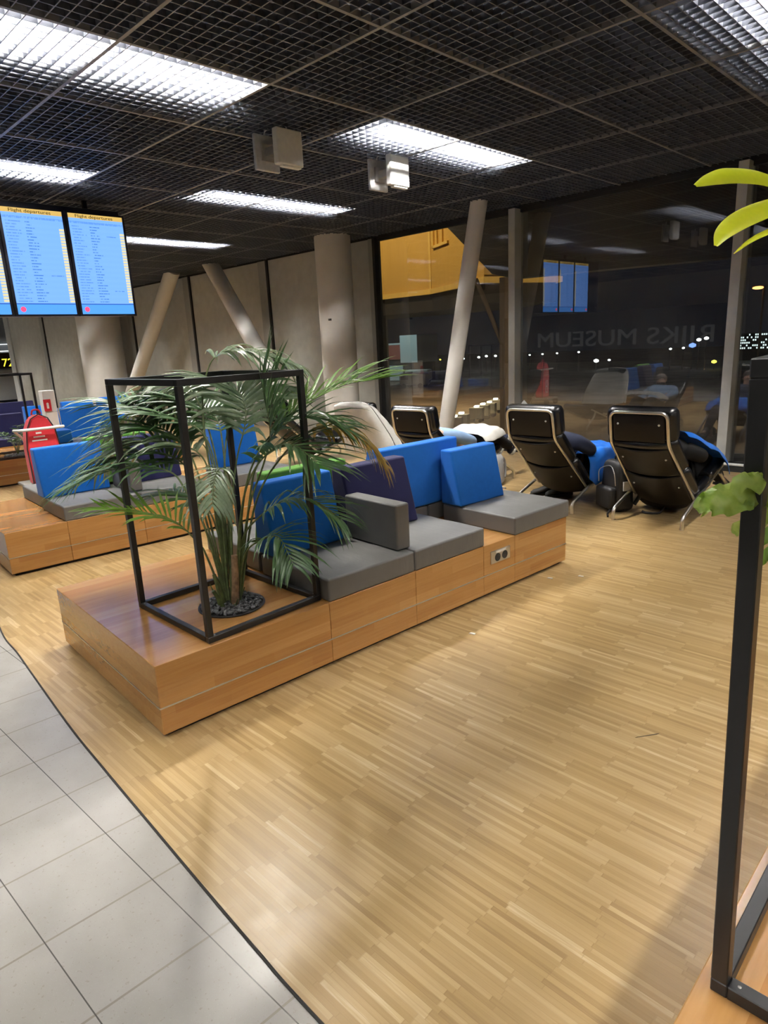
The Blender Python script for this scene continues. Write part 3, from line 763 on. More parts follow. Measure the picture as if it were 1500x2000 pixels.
RL = [(.030,[(-.369,1.888,1.727),(-.427,1.747,1.818),(-.46,1.636,1.846),(-.485,1.523,1.844),(-.504,1.455,1.831),(-.52,1.403,1.813)],'lime',0),
(.026,[(-.388,1.831,1.821),(-.421,1.721,1.809),(-.442,1.587,1.782),(-.458,1.488,1.754),(-.468,1.423,1.725),(-.472,1.395,1.698)],'lime',0),
(.007,[(-.351,1.772,1.757),(-.402,1.661,1.756),(-.424,1.541,1.728),(-.437,1.477,1.708),(-.449,1.427,1.683)],'lime',0),
(.028,[(-.258,1.244,1.262),(-.279,1.135,1.298),(-.292,1.051,1.305),(-.309,1.018,1.301),(-.321,.99,1.298),(-.322,.97,1.288)],'varieg',.006),
(.024,[(-.267,1.097,1.283),(-.281,1.062,1.304),(-.287,1.045,1.315),(-.275,1.048,1.331),(-.273,1.053,1.34)],'varieg',.005),
(.026,[(-.28,1.284,1.228),(-.29,1.238,1.25),(-.297,1.202,1.252),(-.3,1.192,1.232),(-.3,1.185,1.215)],'varieg',.005),
(.012,[(-.297,1.331,1.205),(-.313,1.26,1.214),(-.325,1.218,1.213),(-.336,1.193,1.212),(-.329,1.18,1.2)],'varieg',.003),
(.012,[(-.264,1.292,1.21),(-.281,1.232,1.212),(-.289,1.192,1.202),(-.296,1.179,1.186)],'palmg',.003),
(.011,[(-.259,1.285,1.175),(-.276,1.225,1.178),(-.283,1.187,1.173),(-.287,1.177,1.157)],'palmg',.003)]
for i, (w, path, mt, wav) in enumerate(RL):
    P = [Vector(p)-RPB for p in path]
    lf = broadleaf(P, w, M[mt], rp, wav=wav)
    obj('leaf_stalk', TB(catmull([(0,0,0), (.02+.01*i, .02, .35), P[0]*.6+Vector((.05,.03,.35)) if i < 3 else P[0]*.75+Vector((.03,0,.12)), P[0]], 6), .005, 6, r1=.002), M['palmg'], lf, smooth=True)

# ------------------------------------------------------------------ lounge chairs
def pad(p0, p1, w, thick, off, sag=0.0, rr=.03, nx=12, endr=.03):
    # slab running in the y-z plane from p0 to p1, facing the sitter, with rounded rim and a sag across its width
    P0, P1 = Vector((0,*p0)), Vector((0,*p1)); T = (P1-P0).normalized(); Nn = Vector((0, -T.z, T.y))
    if Nn.dot(Vector((0,.6,.8))) < 0: Nn = -Nn
    L = (P1-P0).length; bm = bmesh.new()
    rr = min(rr, thick*.48)
    sec = []
    for cx, cy, a0 in ((L-rr, thick-rr, 0), (rr, thick-rr, 90), (rr, rr, 180), (L-rr, rr, 270)):
        for k in range(4):
            a = math.radians(a0+30*k); sec.append((cx+rr*math.cos(a), cy+rr*math.sin(a)))
    xs = [(-w/2, 1-.9), (-w/2+endr*.15, 1-.45), (-w/2+endr*.5, 1-.12), (-w/2+endr, 1)] + [(-w/2+endr+(w-2*endr)*i/nx, 1) for i in range(1, nx)] + [(w/2-endr, 1), (w/2-endr*.5, 1-.12), (w/2-endr*.15, 1-.45), (w/2, 1-.9)]
    rings = []
    for x, k in xs:
        ins = rr*(1-k)
        ring = []
        for a, b in sec:
            aa = a+(L/2-a)/(L/2)*ins; bb = b+(thick/2-b)/(thick/2)*min(ins, thick*.45)
            q = P0+T*aa+Nn*(bb+off-sag*(1-(2*x/w)**2)); q.x = x; ring.append(bm.verts.new(q))
        rings.append(ring)
    n = len(sec)
    for a, b in zip(rings, rings[1:]):
        for k in range(n): bm.faces.new((a[k], a[(k+1)%n], b[(k+1)%n], b[k]))
    bm.faces.new(rings[0][::-1]); bm.faces.new(rings[-1])
    bmesh.ops.recalc_face_normals(bm, faces=bm.faces[:])
    return bm
A_T, A_K, A_B, A_F = (-.26, .945), (-.215, .70), (.35, .155), (.96, .365)
def lerp(a, b, t): return (a[0]+(b[0]-a[0])*t, a[1]+(b[1]-a[1])*t)
def make_chair(label):
    t = thing('lounge_chair', label, 'chair', (0,0,0), 0, 'black leather lounge chairs facing the window')
    wt, wk, wb = .222, .226, .252
    top = [(-wb, *A_F), (-wb, *A_B), (-wk, *A_K), (-wt, *A_T), (wt, *A_T), (wk, *A_K), (wb, *A_B), (wb, *A_F)]
    path = roundpath(top, .06, 6)
    obj('tube_frame', TB(path, .0125, 12), M['chrome'], t, smooth=True)
    for sg in (-1, 1):
        x = .285*sg
        obj('leg', TB(roundpath([(x,0,0), (x,0,.095), (x*.98,.36,.215), (x*.93,.60,.262)], .07, 6), .0145, 12), M['chrome'], t, smooth=True)
        obj('leg', TB(roundpath([(x,1.17,0), (x,1.17,.09), (x*.98,.93,.24), (x*.93,.86,.315)], .06, 6), .0145, 12), M['chrome'], t, smooth=True)
    obj('crossbar', TB([(-.27,.50,.225), (.27,.50,.225)], .011, 10), M['chrome'], t, smooth=True)
    # panels: headrest, upper back, lower back
    segs = [('head_panel', lerp(A_T, A_K, .06), lerp(A_T, A_K, .93), .40, .0), ('back_panel', lerp(A_K, A_B, .06), lerp(A_K, A_B, .49), .43, .035), ('back_panel', lerp(A_K, A_B, .515), lerp(A_K, A_B, 1.02), .465, .05)]
    for nm, a, b, w, sag in segs:
        o = obj(nm, pad(a, b, w, .014, -.006, sag, .006, 14, .01), M['shell'], t, smooth=True)
        P0, P1 = Vector((0,*a)), Vector((0,*b)); T = (P1-P0).normalized(); Nn = Vector((0,-T.z,T.y))
        if Nn.y < 0: Nn = -Nn
        bm = bmesh.new(); u = .35 if nm == 'head_panel' else .35
        for x in (-w*.40, w*.40):
            c = P0+(P1-P0)*u-Nn*(.008+sag*.36); ball(bm, (x, c.y, c.z), .0095, (1,1,1), 1)
        obj('bolt', bm, M['paper'], o)
    obj('headrest', pad(lerp(A_T, A_K, -.10), lerp(A_T, A_K, .96), .545, .125, .012, 0, .045, 14, .05), M['leather'], t, smooth=True)
    obj('back_pad', pad(lerp(A_K, A_B, .0), lerp(A_K, A_B, .47), .55, .10, .012, .03, .04, 14, .05), M['leather'], t, smooth=True)
    obj('back_pad', pad(lerp(A_K, A_B, .49), lerp(A_K, A_B, .93), .55, .10, .012, .04, .04, 14, .05), M['leather'], t, smooth=True)
    obj('seat_pad', pad(lerp(A_B, A_F, .04), lerp(A_B, A_F, .49), .55, .095, .004, .03, .04, 14, .05), M['leather'], t, smooth=True)
    obj('seat_pad', pad(lerp(A_B, A_F, .51), lerp(A_B, A_F, 1.02), .55, .095, .004, .02, .04, 14, .05), M['leather'], t, smooth=True)
    return t
def copy_tree(o, parent=None):
    c = o.copy(); C.objects.link(c); c.parent = parent
    for ch in list(o.children): copy_tree(ch, c)
    return c
CH = [(-2.13,5.16,0,1.0,'right black lounge chair in front of the mullion, blue blanket on its lap side'),
      (-3.07,5.13,.0,.99,'black lounge chair with a paper tip on its headrest and hanging blue blanket'),
      (-4.33,4.98,.02,.96,'black lounge chair beside the leaning white column'),
      (-5.32,5.15,0,.95,'lounge chair hidden under the white coat'),
      (-6.95,5.20,0,.94,'farthest black lounge chair, seen between the palm fronds')]
chair0 = make_chair(CH[0][4])
for i, (x, y, rz, sc, lab) in enumerate(CH):
    o = chair0 if i == 0 else copy_tree(chair0)
    o.location = (x, y, 0); o.rotation_euler = (0,0,rz); o.scale = (1,1,1) if sc == 1 else (1, 1, sc); o['label'] = lab

# ------------------------------------------------------------------ people
def skin(name, joints, edges, mat, parent, root=0, sub=2):
    me = bpy.data.meshes.new(name); me.from_pydata([j[0] for j in joints], edges, []); me.materials.append(mat)
    o = bpy.data.objects.new(name, me); C.objects.link(o); o.parent = parent
    m = o.modifiers.new('skin', 'SKIN'); m.use_smooth_shade = True
    dat = me.skin_vertices[0].data
    for i, j in enumerate(joints):
        r = j[1]; dat[i].radius = r if isinstance(r, tuple) else (r, r); dat[i].use_root = (i == root)
    s = o.modifiers.new('sub', 'SUBSURF'); s.levels = s.render_levels = sub
    return o
def person(loc, label, pose, top, trousers, shoe, hair=True):
    t = thing('person', label, 'person', loc)
    P = pose; J = []; E = []
    def add(co, r, par=None):
        J.append((co, r))
        if par is not None: E.append((par, len(J)-1))
        return len(J)-1
    pel = add(P['pelvis'], (.125,.095)); ab = add(lerp3(P['pelvis'], P['chest'], .5), (.12,.09), pel); ch = add(P['chest'], (.14,.10), ab)
    nk = add(P['neck'], .055, ch); h0 = add(lerp3(P['neck'], P['head'], .55), .062, nk); h1 = add(P['head'], (.078,.088), h0)
    up = (Vector(P['head'])-Vector(P['neck'])).normalized(); fw = Vector(P['face']).normalized()
    h2 = add(tuple(Vector(P['head'])+up*.085), .06, h1)
    hands = []
    for sg, S in ((-1,'l'), (1,'r')):
        sh = add(P['sh_'+S], .058, ch); el = add(P['el_'+S], .043, sh); wr = add(P['wr_'+S], .029, el)
        d = (Vector(P['wr_'+S])-Vector(P['el_'+S])).normalized(); pm = add(tuple(Vector(P['wr_'+S])+d*.06), (.036,.018), wr)
        sd = d.cross(Vector((0,-.3,1))).normalized(); dn = Vector((0,0,-1))
        for k in range(4):
            b = Vector(P['wr_'+S])+d*.088+sd*(.011*(2*k-3)); ln = (.07,.08,.075,.058)[k]
            f1 = add(tuple(b), .0085, pm); f2 = add(tuple(b+d*ln*.5+dn*.006), .008, f1); add(tuple(b+d*ln*.85+dn*.026), .007, f2)
        tb = Vector(P['wr_'+S])+d*.035+sd*.03*sg; a1 = add(tuple(tb), .011, pm); add(tuple(tb+d*.045+sd*.016*sg), .008, a1)
    for S in 'lr':
        hp = add(P['hip_'+S], .085, pel); kn = add(P['kn_'+S], .056, hp); an = add(P['an_'+S], .036, kn); add(P['toe_'+S], .033, an)
    body = skin('body', J, E, M['skin'], t, pel)
    # face: nose, ears, mouth, eyes
    hd = Vector(P['head']); sd = up.cross(fw).normalized()
    bm = bmesh.new(); ball(bm, tuple(hd+fw*.088-up*.005), .014, (1,1,1.3), 2); obj('nose', bm, M['skin'], t, smooth=True)
    for sg in (-1, 1):
        bm = bmesh.new(); ball(bm, tuple(hd+sd*sg*.078), .018, (.6,1,1.4), 2); obj('ear', bm, M['skin'], t, smooth=True)
        bm = bmesh.new(); ball(bm, tuple(hd+fw*.072+sd*sg*.03+up*.02), .011, (1,1,.6), 2); obj('eye', bm, M['eye'], t, smooth=True)
    bm = bmesh.new(); ball(bm, tuple(hd+fw*.076-up*.042), .018, (1.1,.5,.35), 2); obj('mouth', bm, plain('lips', (.45,.2,.17), .5), t, smooth=True)
    bm = bmesh.new(); ball(bm, tuple(hd+up*.055-fw*.016), .092, (1,1.05,.92), 3); obj('hair', bm, M['hair'], t, smooth=True)
    # clothes
    J2 = []; E2 = []
    def add2(co, r, par=None):
        J2.append((co, r))
        if par is not None: E2.append((par, len(J2)-1))
        return len(J2)-1
    a = add2(P['pelvis'], (.145,.11)); b = add2(lerp3(P['pelvis'], P['chest'], .5), (.14,.11), a); c = add2(P['chest'], (.16,.12), b); add2(lerp3(P['chest'], P['neck'], .8), .075, c)
    for S in 'lr':
        s = add2(P['sh_'+S], .078, c); e = add2(P['el_'+S], .063, s); add2(P['wr_'+S], .042, e)
    skin('jacket', J2, E2, top, t, 0)
    J2 = []; E2 = []
    a = add2(P['pelvis'], (.14,.11))
    for S in 'lr':
        h = add2(P['hip_'+S], .10, a); k = add2(P['kn_'+S], .075, h); add2(P['an_'+S], .056, k)
    skin('trousers', J2, E2, trousers, t, 0)
    for S in 'lr':
        make_shoe(P['an_'+S], P['toe_'+S], shoe, t)
    return t
def lerp3(a, b, t): return tuple(a[i]+(b[i]-a[i])*t for i in range(3))
def make_shoe(an, toe, mat, parent, name='shoe'):
    A, T = Vector(an), Vector(toe); d = (T-A).normalized(); s = d.cross(Vector((0,.2,1))).normalized(); u = s.cross(d)
    heel = A-d*.05; bm = bmesh.new(); rings = []
    for t, w, h in ((-.02,.02,.05),(.0,.034,.085),(.06,.038,.09),(.12,.038,.07),(.18,.045,.052),(.23,.043,.045),(.262,.025,.03),(.27,.008,.012)):
        c = heel+d*t; rings.append([bm.verts.new(c+s*w*math.cos(a)+u*(h*.5*math.sin(a)-.04+h*.5)) for a in [2*PI*k/12 for k in range(12)]])
    for a, b in zip(rings, rings[1:]):
        for k in range(12): bm.faces.new((a[k], a[(k+1)%12], b[(k+1)%12], b[k]))
    bm.faces.new(rings[0][::-1]); bm.faces.new(rings[-1]); bmesh.ops.recalc_face_normals(bm, faces=bm.faces[:])
    o = obj(name, bm, mat, parent, smooth=True)
    bm = bmesh.new(); rings = []
    for t, w in ((-.022,.022),(.0,.038),(.06,.041),(.12,.041),(.18,.048),(.235,.045),(.268,.026)):
        c = heel+d*t-u*.05; rings.append([bm.verts.new(c+s*w+u*.014), bm.verts.new(c-s*w+u*.014), bm.verts.new(c-s*w-u*.01), bm.verts.new(c+s*w-u*.01)])
    for a, b in zip(rings, rings[1:]):
        for k in range(4): bm.faces.new((a[k], a[(k+1)%4], b[(k+1)%4], b[k]))
    bm.faces.new(rings[0][::-1]); bm.faces.new(rings[-1]); bmesh.ops.recalc_face_normals(bm, faces=bm.faces[:])
    obj('sole', bm, M['rubber'] if mat is not M['blackrub'] else M['plinth'], o)
    if mat is M['jeans']:
        bm = bmesh.new()
        for k in range(4):
            c = heel+d*(.085+.025*k)+u*(.045-.008*k); tube(bm, [c-s*.025, c+u*.006, c+s*.025], .004, 6)
        obj('laces', bm, M['paper'], o)
    return o
POSE = dict(pelvis=(0,.56,.36), chest=(0,.22,.575), neck=(0,.07,.69), head=(.0,.02,.775), face=(0,1,.25),
  sh_l=(-.185,.19,.60), sh_r=(.20,.20,.61), el_l=(-.27,.42,.47), el_r=(.27,.40,.53), wr_l=(-.09,.60,.48), wr_r=(.10,.62,.475),
  hip_l=(-.09,.60,.38), hip_r=(.09,.60,.38), kn_l=(-.11,.96,.43), kn_r=(.12,.96,.42), an_l=(-.11,1.33,.16), an_r=(.12,1.33,.16), toe_l=(-.11,1.48,.12), toe_r=(.12,1.48,.12))
p1 = person((-2.13,5.16,0), 'person in black reclining in the right lounge chair, blue blanket over them', POSE, M['cloth_black'], M['cloth_black'], M['blackrub'])
P2 = dict(POSE, wr_r=(.12,.56,.46), el_r=(.27,.36,.52), sh_r=(.215,.20,.615))
p2 = person((-3.07,5.13,0), 'person in a dark navy jacket in the chair with the paper tip', P2, M['jeans'], M['jeans'], M['blackrub'])
P3 = dict(POSE, an_r=(.14,1.30,.33), toe_r=(.15,1.40,.44), an_l=(-.05,1.32,.30), toe_l=(-.05,1.42,.41), head=(-.06,.10,.72), neck=(-.03,.14,.64), chest=(0,.26,.54), kn_l=(-.1,.95,.5), kn_r=(.13,.95,.5))
p3 = person((-4.33,4.98,0), 'person in pale denim in the chair beside the leaning column, laced shoes up', P3, M['denim'], M['cloth_black'], M['jeans'])

def cloth(name, fn, nu, nv, mat, label, cat, loc=(0,0,0), fold=.012, seed=0.0, group=None, thick=.006):
    bm = bmesh.new(); g = []
    for i in range(nu+1):
        row = []
        for j in range(nv+1):
            u, v = i/nu, j/nv; p = Vector(fn(u, v))
            n = noise.noise(Vector((p.x*11+seed, p.y*9, p.z*5)))+.5*noise.noise(Vector((p.x*25+seed, p.y*21, p.z*12)))
            p += Vector((.4, -.3, .8))*n*fold
            row.append(bm.verts.new(p))
        g.append(row)
    for i in range(nu):
        for j in range(nv): bm.faces.new((g[i][j], g[i+1][j], g[i+1][j+1], g[i][j+1]))
    o = obj(name, bm, mat, None, smooth=True); o.location = loc
    m = o.modifiers.new('t', 'SOLIDIFY'); m.thickness = thick
    s = o.modifiers.new('s', 'SUBSURF'); s.levels = s.render_levels = 1
    return tag(o, label, cat, group)
def drape(prof, hang, out=.05):
    # prof(v): (y, z) along the lap; across u the cloth lies flat then hangs over the right side
    def fn(u, v):
        y, z = prof(v); a, b = hang(v); x = -.26+u*(a+b+.26)
        if x > a: return (a+out*math.sin(min(1,(x-a)/.1)*PI/2)+.02*(x-a), y-.15*(x-a), z-(x-a))
        return (x, y, z+.03*math.cos(x/.3*PI/2))
    return fn
def plin(pts):
    def f(v):
        n = len(pts)-1; k = min(int(v*n), n-1); t = v*n-k; return tuple(pts[k][i]+(pts[k+1][i]-pts[k][i])*t for i in range(2))
    return f
cloth('blanket', drape(plin([(.16,.745),(.30,.715),(.45,.655),(.60,.60),(.74,.54),(.86,.47),(.95,.39)]), plin([(.22,.02),(.25,.05),(.27,.06),(.28,.06),(.29,.07),(.29,.10),(.28,.10)])), 26, 22, M['blanket'], 'blue blanket over the person in black in the right chair', 'blanket', (-2.13,5.16,0), .022, 1.0)
cloth('blanket', drape(plin([(.30,.475),(.42,.50),(.54,.515),(.68,.51),(.82,.50),(.95,.47),(1.02,.40)]), plin([(.27,.22),(.285,.31),(.30,.30),(.31,.22),(.31,.14),(.30,.10),(.27,.05)]), .03), 34, 26, M['blanket'], 'blue blanket hanging off the side of the chair with the paper tip', 'blanket', (-3.07,5.13,0), .028, 7.0)
cloth('jacket', drape(plin([(.62,.54),(.75,.58),(.90,.61),(1.0,.57)]), plin([(.25,.05),(.26,.09),(.26,.09),(.25,.05)])), 18, 14, M['cloth_white'], 'off-white jacket over the knees in the chair by the leaning column', 'jacket', (-4.33,4.98,0), .02, 3.0)
# coat over the hidden chair
def coat(u, v):
    a = u*2*PI; zz = [.955,.95,.92,.80,.62,.42][min(5, int(v*5))]; k = v*5-int(v*5) if v < 1 else 0
    i = min(4, int(v*5)); k = v*5-i
    H = [.935,.93,.90,.76,.58,.36]; RX = [.02,.20,.27,.31,.34,.36]; RY = [.01,.05,.09,.15,.20,.24]; CY = [-.20,-.20,-.18,-.10,.02,.12]
    f = lambda A: A[i]+(A[i+1]-A[i])*k
    c, s = math.cos(a), math.sin(a); sq = lambda w: math.copysign(abs(w)**.6, w)
    return (f(RX)*sq(c), f(CY)+f(RY)*sq(s)-.04, f(H))
cloth('coat', coat, 40, 20, M['cloth_white'], 'off-white coat draped over a lounge chair left of the blue cushions', 'coat', (-5.32,5.13,0), .02, 5.0)
tag(obj('paper_tip', (lambda b: (prism(b, [(-.045,0),(.045,0),(0,.05)], 1, 0, .004), b)[1])(bmesh.new()), M['paper']), 'white paper corner sticking up from the headrest', 'paper').location = (-3.20, 5.0, .955)
bpy.data.objects['paper_tip'].rotation_euler = (0,0,.3)

# ------------------------------------------------------------------ bags and small things on the floor
def backpack(label, loc, rz, mat, h=.48, w=.32, d=.20, group=None, logo=True):
    t = thing('backpack', label, 'backpack', loc, rz, group)
    bm = RB(-w/2, w/2, -d/2, d/2, 0, h, .06, 5)
    for v in bm.verts:
        k = v.co.z/h; v.co.x *= 1-.14*max(0,k-.55)/.45; v.co.y *= 1-.30*max(0,k-.5)/.5
    obj('main_compartment', bm, mat, t, smooth=True)
    obj('front_pocket', RB(-w*.40, w*.40, -d/2-.05, -d/2+.03, .03, h*.50, .03, 4), mat, t, smooth=True)
    bm = bmesh.new(); tube(bm, catmull([(-.04,0,h-.01),(-.03,0,h+.03),(.03,0,h+.03),(.04,0,h-.01)], 5), .008, 8); obj('carry_handle', bm, mat, t, smooth=True)
    for sg in (-1,1):
        bm = bmesh.new(); tube(bm, catmull([(sg*.09,d/2-.01,h-.04),(sg*.12,d/2+.05,h*.7),(sg*.13,d/2+.05,h*.35),(sg*.13,d/2-.01,.06)], 6), .018, 8); obj('shoulder_strap', bm, mat, t, smooth=True)
    bm = bmesh.new(); tube(bm, catmull([(-w*.42,-d/2-.005,h*.55),(-w*.36,-d/2-.012,h*.80),(0,-d/2+.018,h*.90),(w*.36,-d/2-.012,h*.80),(w*.42,-d/2-.005,h*.55)], 6), .004, 6); obj('zip', bm, M['alu'] if logo else mat, t, smooth=True)
    bm = bmesh.new(); tube(bm, catmull([(w*.3,-d/2,.05),(w*.45,-d/2-.08,.012),(w*.7,-d/2-.13,.008)], 5), .009, 6); obj('loose_strap', bm, mat, t, smooth=True)
    if logo: obj('white_tag', BX(w/2-.012, w/2+.004, -.04, .03, h*.44, h*.62), M['paper'], t)
    return t
backpack('black backpack standing between the two nearest lounge chairs', (-2.55,5.50,0), -.5, M['nylon'], h=.45, w=.29)
def duffel(label, loc, rz, L, r, mat):
    t = thing('duffel_bag', label, 'bag', loc, rz)
    bm = bmesh.new(); ball(bm, (0,0,r*.72), 1.0, (L/2, r, r*.72), 4)
    for v in bm.verts:
        v.co.z = max(v.co.z, 0.0); v.co += Vector((0,0,1))*noise.noise(v.co*7)*.012*(v.co.z > .02)
    obj('bag_body', bm, mat, t, smooth=True)
    bm = bmesh.new(); tube(bm, catmull([(-.1,-r*.7,r*.9),(-.08,-r*.3,r*1.5),(.08,-r*.3,r*1.5),(.1,-r*.7,r*.9)], 6), .010, 8); obj('handle', bm, mat, t, smooth=True)
    bm = bmesh.new(); tube(bm, [(-L*.4,0,r*1.22),(0,0,r*1.44),(L*.4,0,r*1.22)], .005, 6); obj('zip', bm, M['alu'], t)
    bm = bmesh.new(); tube(bm, catmull([(L*.1,-r,.06),(L*.05,-r-.06,.012),(-L*.15,-r-.10,.01),(-L*.25,-r-.07,.012)], 6), .011, 6); obj('strap', bm, mat, t, smooth=True)
    return t
duffel('low black duffel bag under the right lounge chair', (-2.22,5.74,0), .1, .46, .15, M['nylon'])
backpack('grey and black rucksack beside the chair by the leaning column', (-4.12,5.78,0), .4, M['greybag'], h=.34, w=.30, d=.18, logo=False)
for k, (x, y, lab) in enumerate(((-3.36,5.66,'left black shoe under the chair with the paper tip'), (-3.21,5.69,'right black shoe under the chair with the paper tip'))):
    t = thing('black_shoe', lab, 'shoe', (x, y, 0), -.5, 'pair of black shoes under a lounge chair')
    make_shoe((0,.05,.062), (0,-.1,.062), M['blackrub'], t, 'upper')
t = thing('water_bottle', 'small pink bottle on the floor under the chair with the paper tip', 'bottle', (-3.30,5.92,0))
bm = bmesh.new(); lathe(bm, [(.028,0),(.03,.01),(.03,.10),(.02,.125),(.014,.13)], 20); obj('bottle_body', bm, M['pink'], t, smooth=True)
bm = bmesh.new(); lathe(bm, [(.016,.13),(.016,.155)], 16); obj('cap', bm, M['white'], t, smooth=True)
for x, y, lab in ((-2.01,2.61,'white paper scrap on the floor nearest the bench front'), (-2.12,3.60,'white paper scrap by the bench end near the socket'), (-1.98,3.75,'tiny white paper scrap farthest along the floor')):
    bm = bmesh.new(); prism(bm, [(0,0),(.035,.006),(.03,.02),(.004,.014)], 2, 0, .004)
    o = tag(obj('paper_scrap', bm, M['paper']), lab, 'paper'); o.location = (x, y, .0005)
# splinter mark on the parquet
bm = bmesh.new(); prism(bm, [(0,0),(.055,.075),(.058,.088),(.003,.008)], 2, 0, .0012)
o = tag(obj('floor_scuff', bm, M['brown']), 'short dark splinter mark on the parquet, right of centre', 'mark'); o.location = (-.93,2.26,.0003)

# luggage trolley with the red bag, left background
t = thing('luggage_trolley', 'white-railed luggage trolley holding the red bag', 'trolley', (-8.05, 2.56, 0), ROT)
obj('handle_rail', TB(roundpath([(-.23,.20,.78),(-.24,-.08,.80),(.24,-.08,.80),(.23,.20,.78)], .06, 6), .017, 10), M['white'], t, smooth=True)
for sg in (-1, 1): obj('post', TB(catmull([(sg*.09,.30,.12),(sg*.11,.30,.60),(sg*.23,.20,.78)], 6), .014, 10), M['alu'], t, smooth=True)
obj('platform', RB(-.24, .24, -.20, .45, .13, .16, .01, 2), M['alu'], t)
for x, y in ((-.22,-.15), (.22,-.15), (0,.40)):
    bm = bmesh.new(); lathe(bm, [(.055,-.015),(.065,-.01),(.065,.01),(.055,.015)], 20)
    for v in bm.verts: v.co = Vector((x+v.co.z, y+v.co.x, .065+v.co.y))
    obj('wheel', bm, M['blackrub'], t, smooth=True)
t = thing('equipment_bag', 'red bag with white lettering standing in the trolley', 'bag', (-8.05, 2.56, .16), ROT)
bm = bmesh.new(); prism(bm, [(-.17,0),(.17,0),(.175,.42),(.15,.62),(.09,.75),(0,.80),(-.09,.75),(-.15,.62),(-.175,.42)], 1, -.02, .16)
bmesh.ops.bevel(bm, geom=bm.edges[:], offset=.02, segments=3, affect='EDGES'); obj('bag_body', bm, M['red'], t, wn=True)
bm = bmesh.new(); tube(bm, [(-.17,-.022,.02),(-.175,-.022,.42),(-.15,-.022,.62),(-.09,-.022,.75),(0,-.022,.80),(.09,-.022,.75),(.15,-.022,.62),(.175,-.022,.42),(.17,-.022,.02)], .007, 6); obj('black_piping', bm, M['nylon'], t)
bm = bmesh.new(); tube(bm, catmull([(-.05,.07,.79),(-.03,.07,.84),(.03,.07,.84),(.05,.07,.79)], 5), .010, 8); obj('handle', bm, M['red'], t, smooth=True)
bm = bmesh.new()
for b in ((-.10,.02,.36,.385), (-.10,.02,.10,.125), (-.10,-.075,.10,.385), (-.005,.02,.10,.385), (-.075,-.005,.23,.255), (-.11,.05,.50,.515), (-.09,.03,.54,.555), (-.06,.0,.58,.60)): box(bm, b[0], b[1], -.026, -.021, b[2], b[3])
obj('white_lettering', bm, M['paper'], t)
t = thing('grey_post', 'pale grey post with red extinguisher sign, behind the red bag', 'post', (-10.86, 3.68, 0), ROT)
obj('post_body', RB(-.11, .07, 0, .20, 0, 1.09, .01, 2), M['column'], t)
s_ = obj('red_sign', BX(-.115, -.01, -.012, -.002, .78, .96), M['redp'], t)
bm = bmesh.new(); lathe(bm, [(.016,0),(.016,.08),(.006,.09)], 10)
for v in bm.verts: v.co = Vector((-.06+v.co.x, -.013+v.co.y*.1, .82+v.co.z))
obj('extinguisher_symbol', bm, M['paper'], s_)

# far left: gate sign and hall end lights
t = thing('gate_sign', 'yellow gate number 72 on a dark hanging panel, far left', 'sign', (-30.9, 9.0, 1.2))
obj('panel', BX(-.06, 0, -.30, .40, .08, .72), M['screenblk'], t)
text('gate_number', '72', .46, emitter('sign_yellow', (1.0, .85, .05), 1.1), t, (.004, -.20, .16), (PI/2, 0, PI/2), .002)
for k, yy in enumerate((-.25, .33)): obj('hanger', BX(-.04, -.02, yy-.01, yy+.01, .80, 2.1), M['screenblk'], t)
for k, (z) in enumerate((2.32, 2.02, 1.92)):
    t = thing('hall_light', ('highest', 'middle', 'lowest')[k] + ' thin white light line at the far left hall end', 'light', (X0-.42, 8.2, z))
    obj('light_tube', BX(0, .03, 0, 2.6, 0, .025), emitter('hall_tube', (.9, .95, 1.0), 1.2), t)
    obj('light_housing', BX(-.03, 0, 0, 2.6, -.01, .04), M['white'], t)

tag(obj('white_partition', RB(-30.7,-30.62,8.2,10.2,0,1.22,.01,2), M['white']), 'white partition below the yellow gate number, far left', 'partition')
# ------------------------------------------------------------------ shop sign behind the camera, seen mirrored in the glass
t = thing('museum_sign', 'large pale museum shop lettering, seen only mirrored in the window', 'sign', (-6.9, -5.0, 0))
text('lettering', 'RIJKS MUSEUM', .72, emitter('sign_glow', (.95, .93, .88), .06), t, (0, .02, 1.12), (PI/2, 0, PI), .02, width=5.9)
obj('sign_board', BX(-7.4, .6, -.08, 0, .6, 2.2), plain('dark_board', (.02, .02, .022), .6), t)
for x in (-7.0, .2): obj('board_leg', BX(x-.04, x+.04, -.07, -.02, 0, .6), M['screenblk'], t)

# ------------------------------------------------------------------ outside
struct('ground_apron', BX(-220, 60, YW+1.2, 260, -5.6, -5.5), M['asphalt'])
t = thing('jet_bridge', 'yellow passenger boarding bridge outside the window', 'jet bridge', (-11.0, 13.0, 2.68))
foot = [(-6.5,0),(0,0),(2.5,-1.25),(3.2,.6),(.8,2.6),(-6.5,2.6)]
bm = bmesh.new(); prism(bm, foot, 2, 0, 3.4); obj('cladding', bm, M['yellow'], t)
bm = bmesh.new(); ft = [(-6.5,-.05),(.012,-.05),(2.53,-1.31),(3.26,.6),(.8,2.65),(-6.5,2.65)]; prism(bm, ft, 2, -.02, .10); obj('lower_ledge', bm, M['yellowl'], t)
bm = bmesh.new(); prism(bm, [(-6.5,.05),(-.02,.05),(2.45,-1.15),(3.1,.6),(.8,2.5),(-6.5,2.5)], 2, -.42, -.02); obj('undercarriage', bm, M['darkroof'], t)
o = obj('corner_trim', BX(-.03, .03, -.03, .03, .1, 3.4), M['yellowl'], t)
d2 = Vector((2.5,-1.25,0)).normalized(); nn = Vector((-1.25,-2.5,0)).normalized()
bm = bmesh.new()
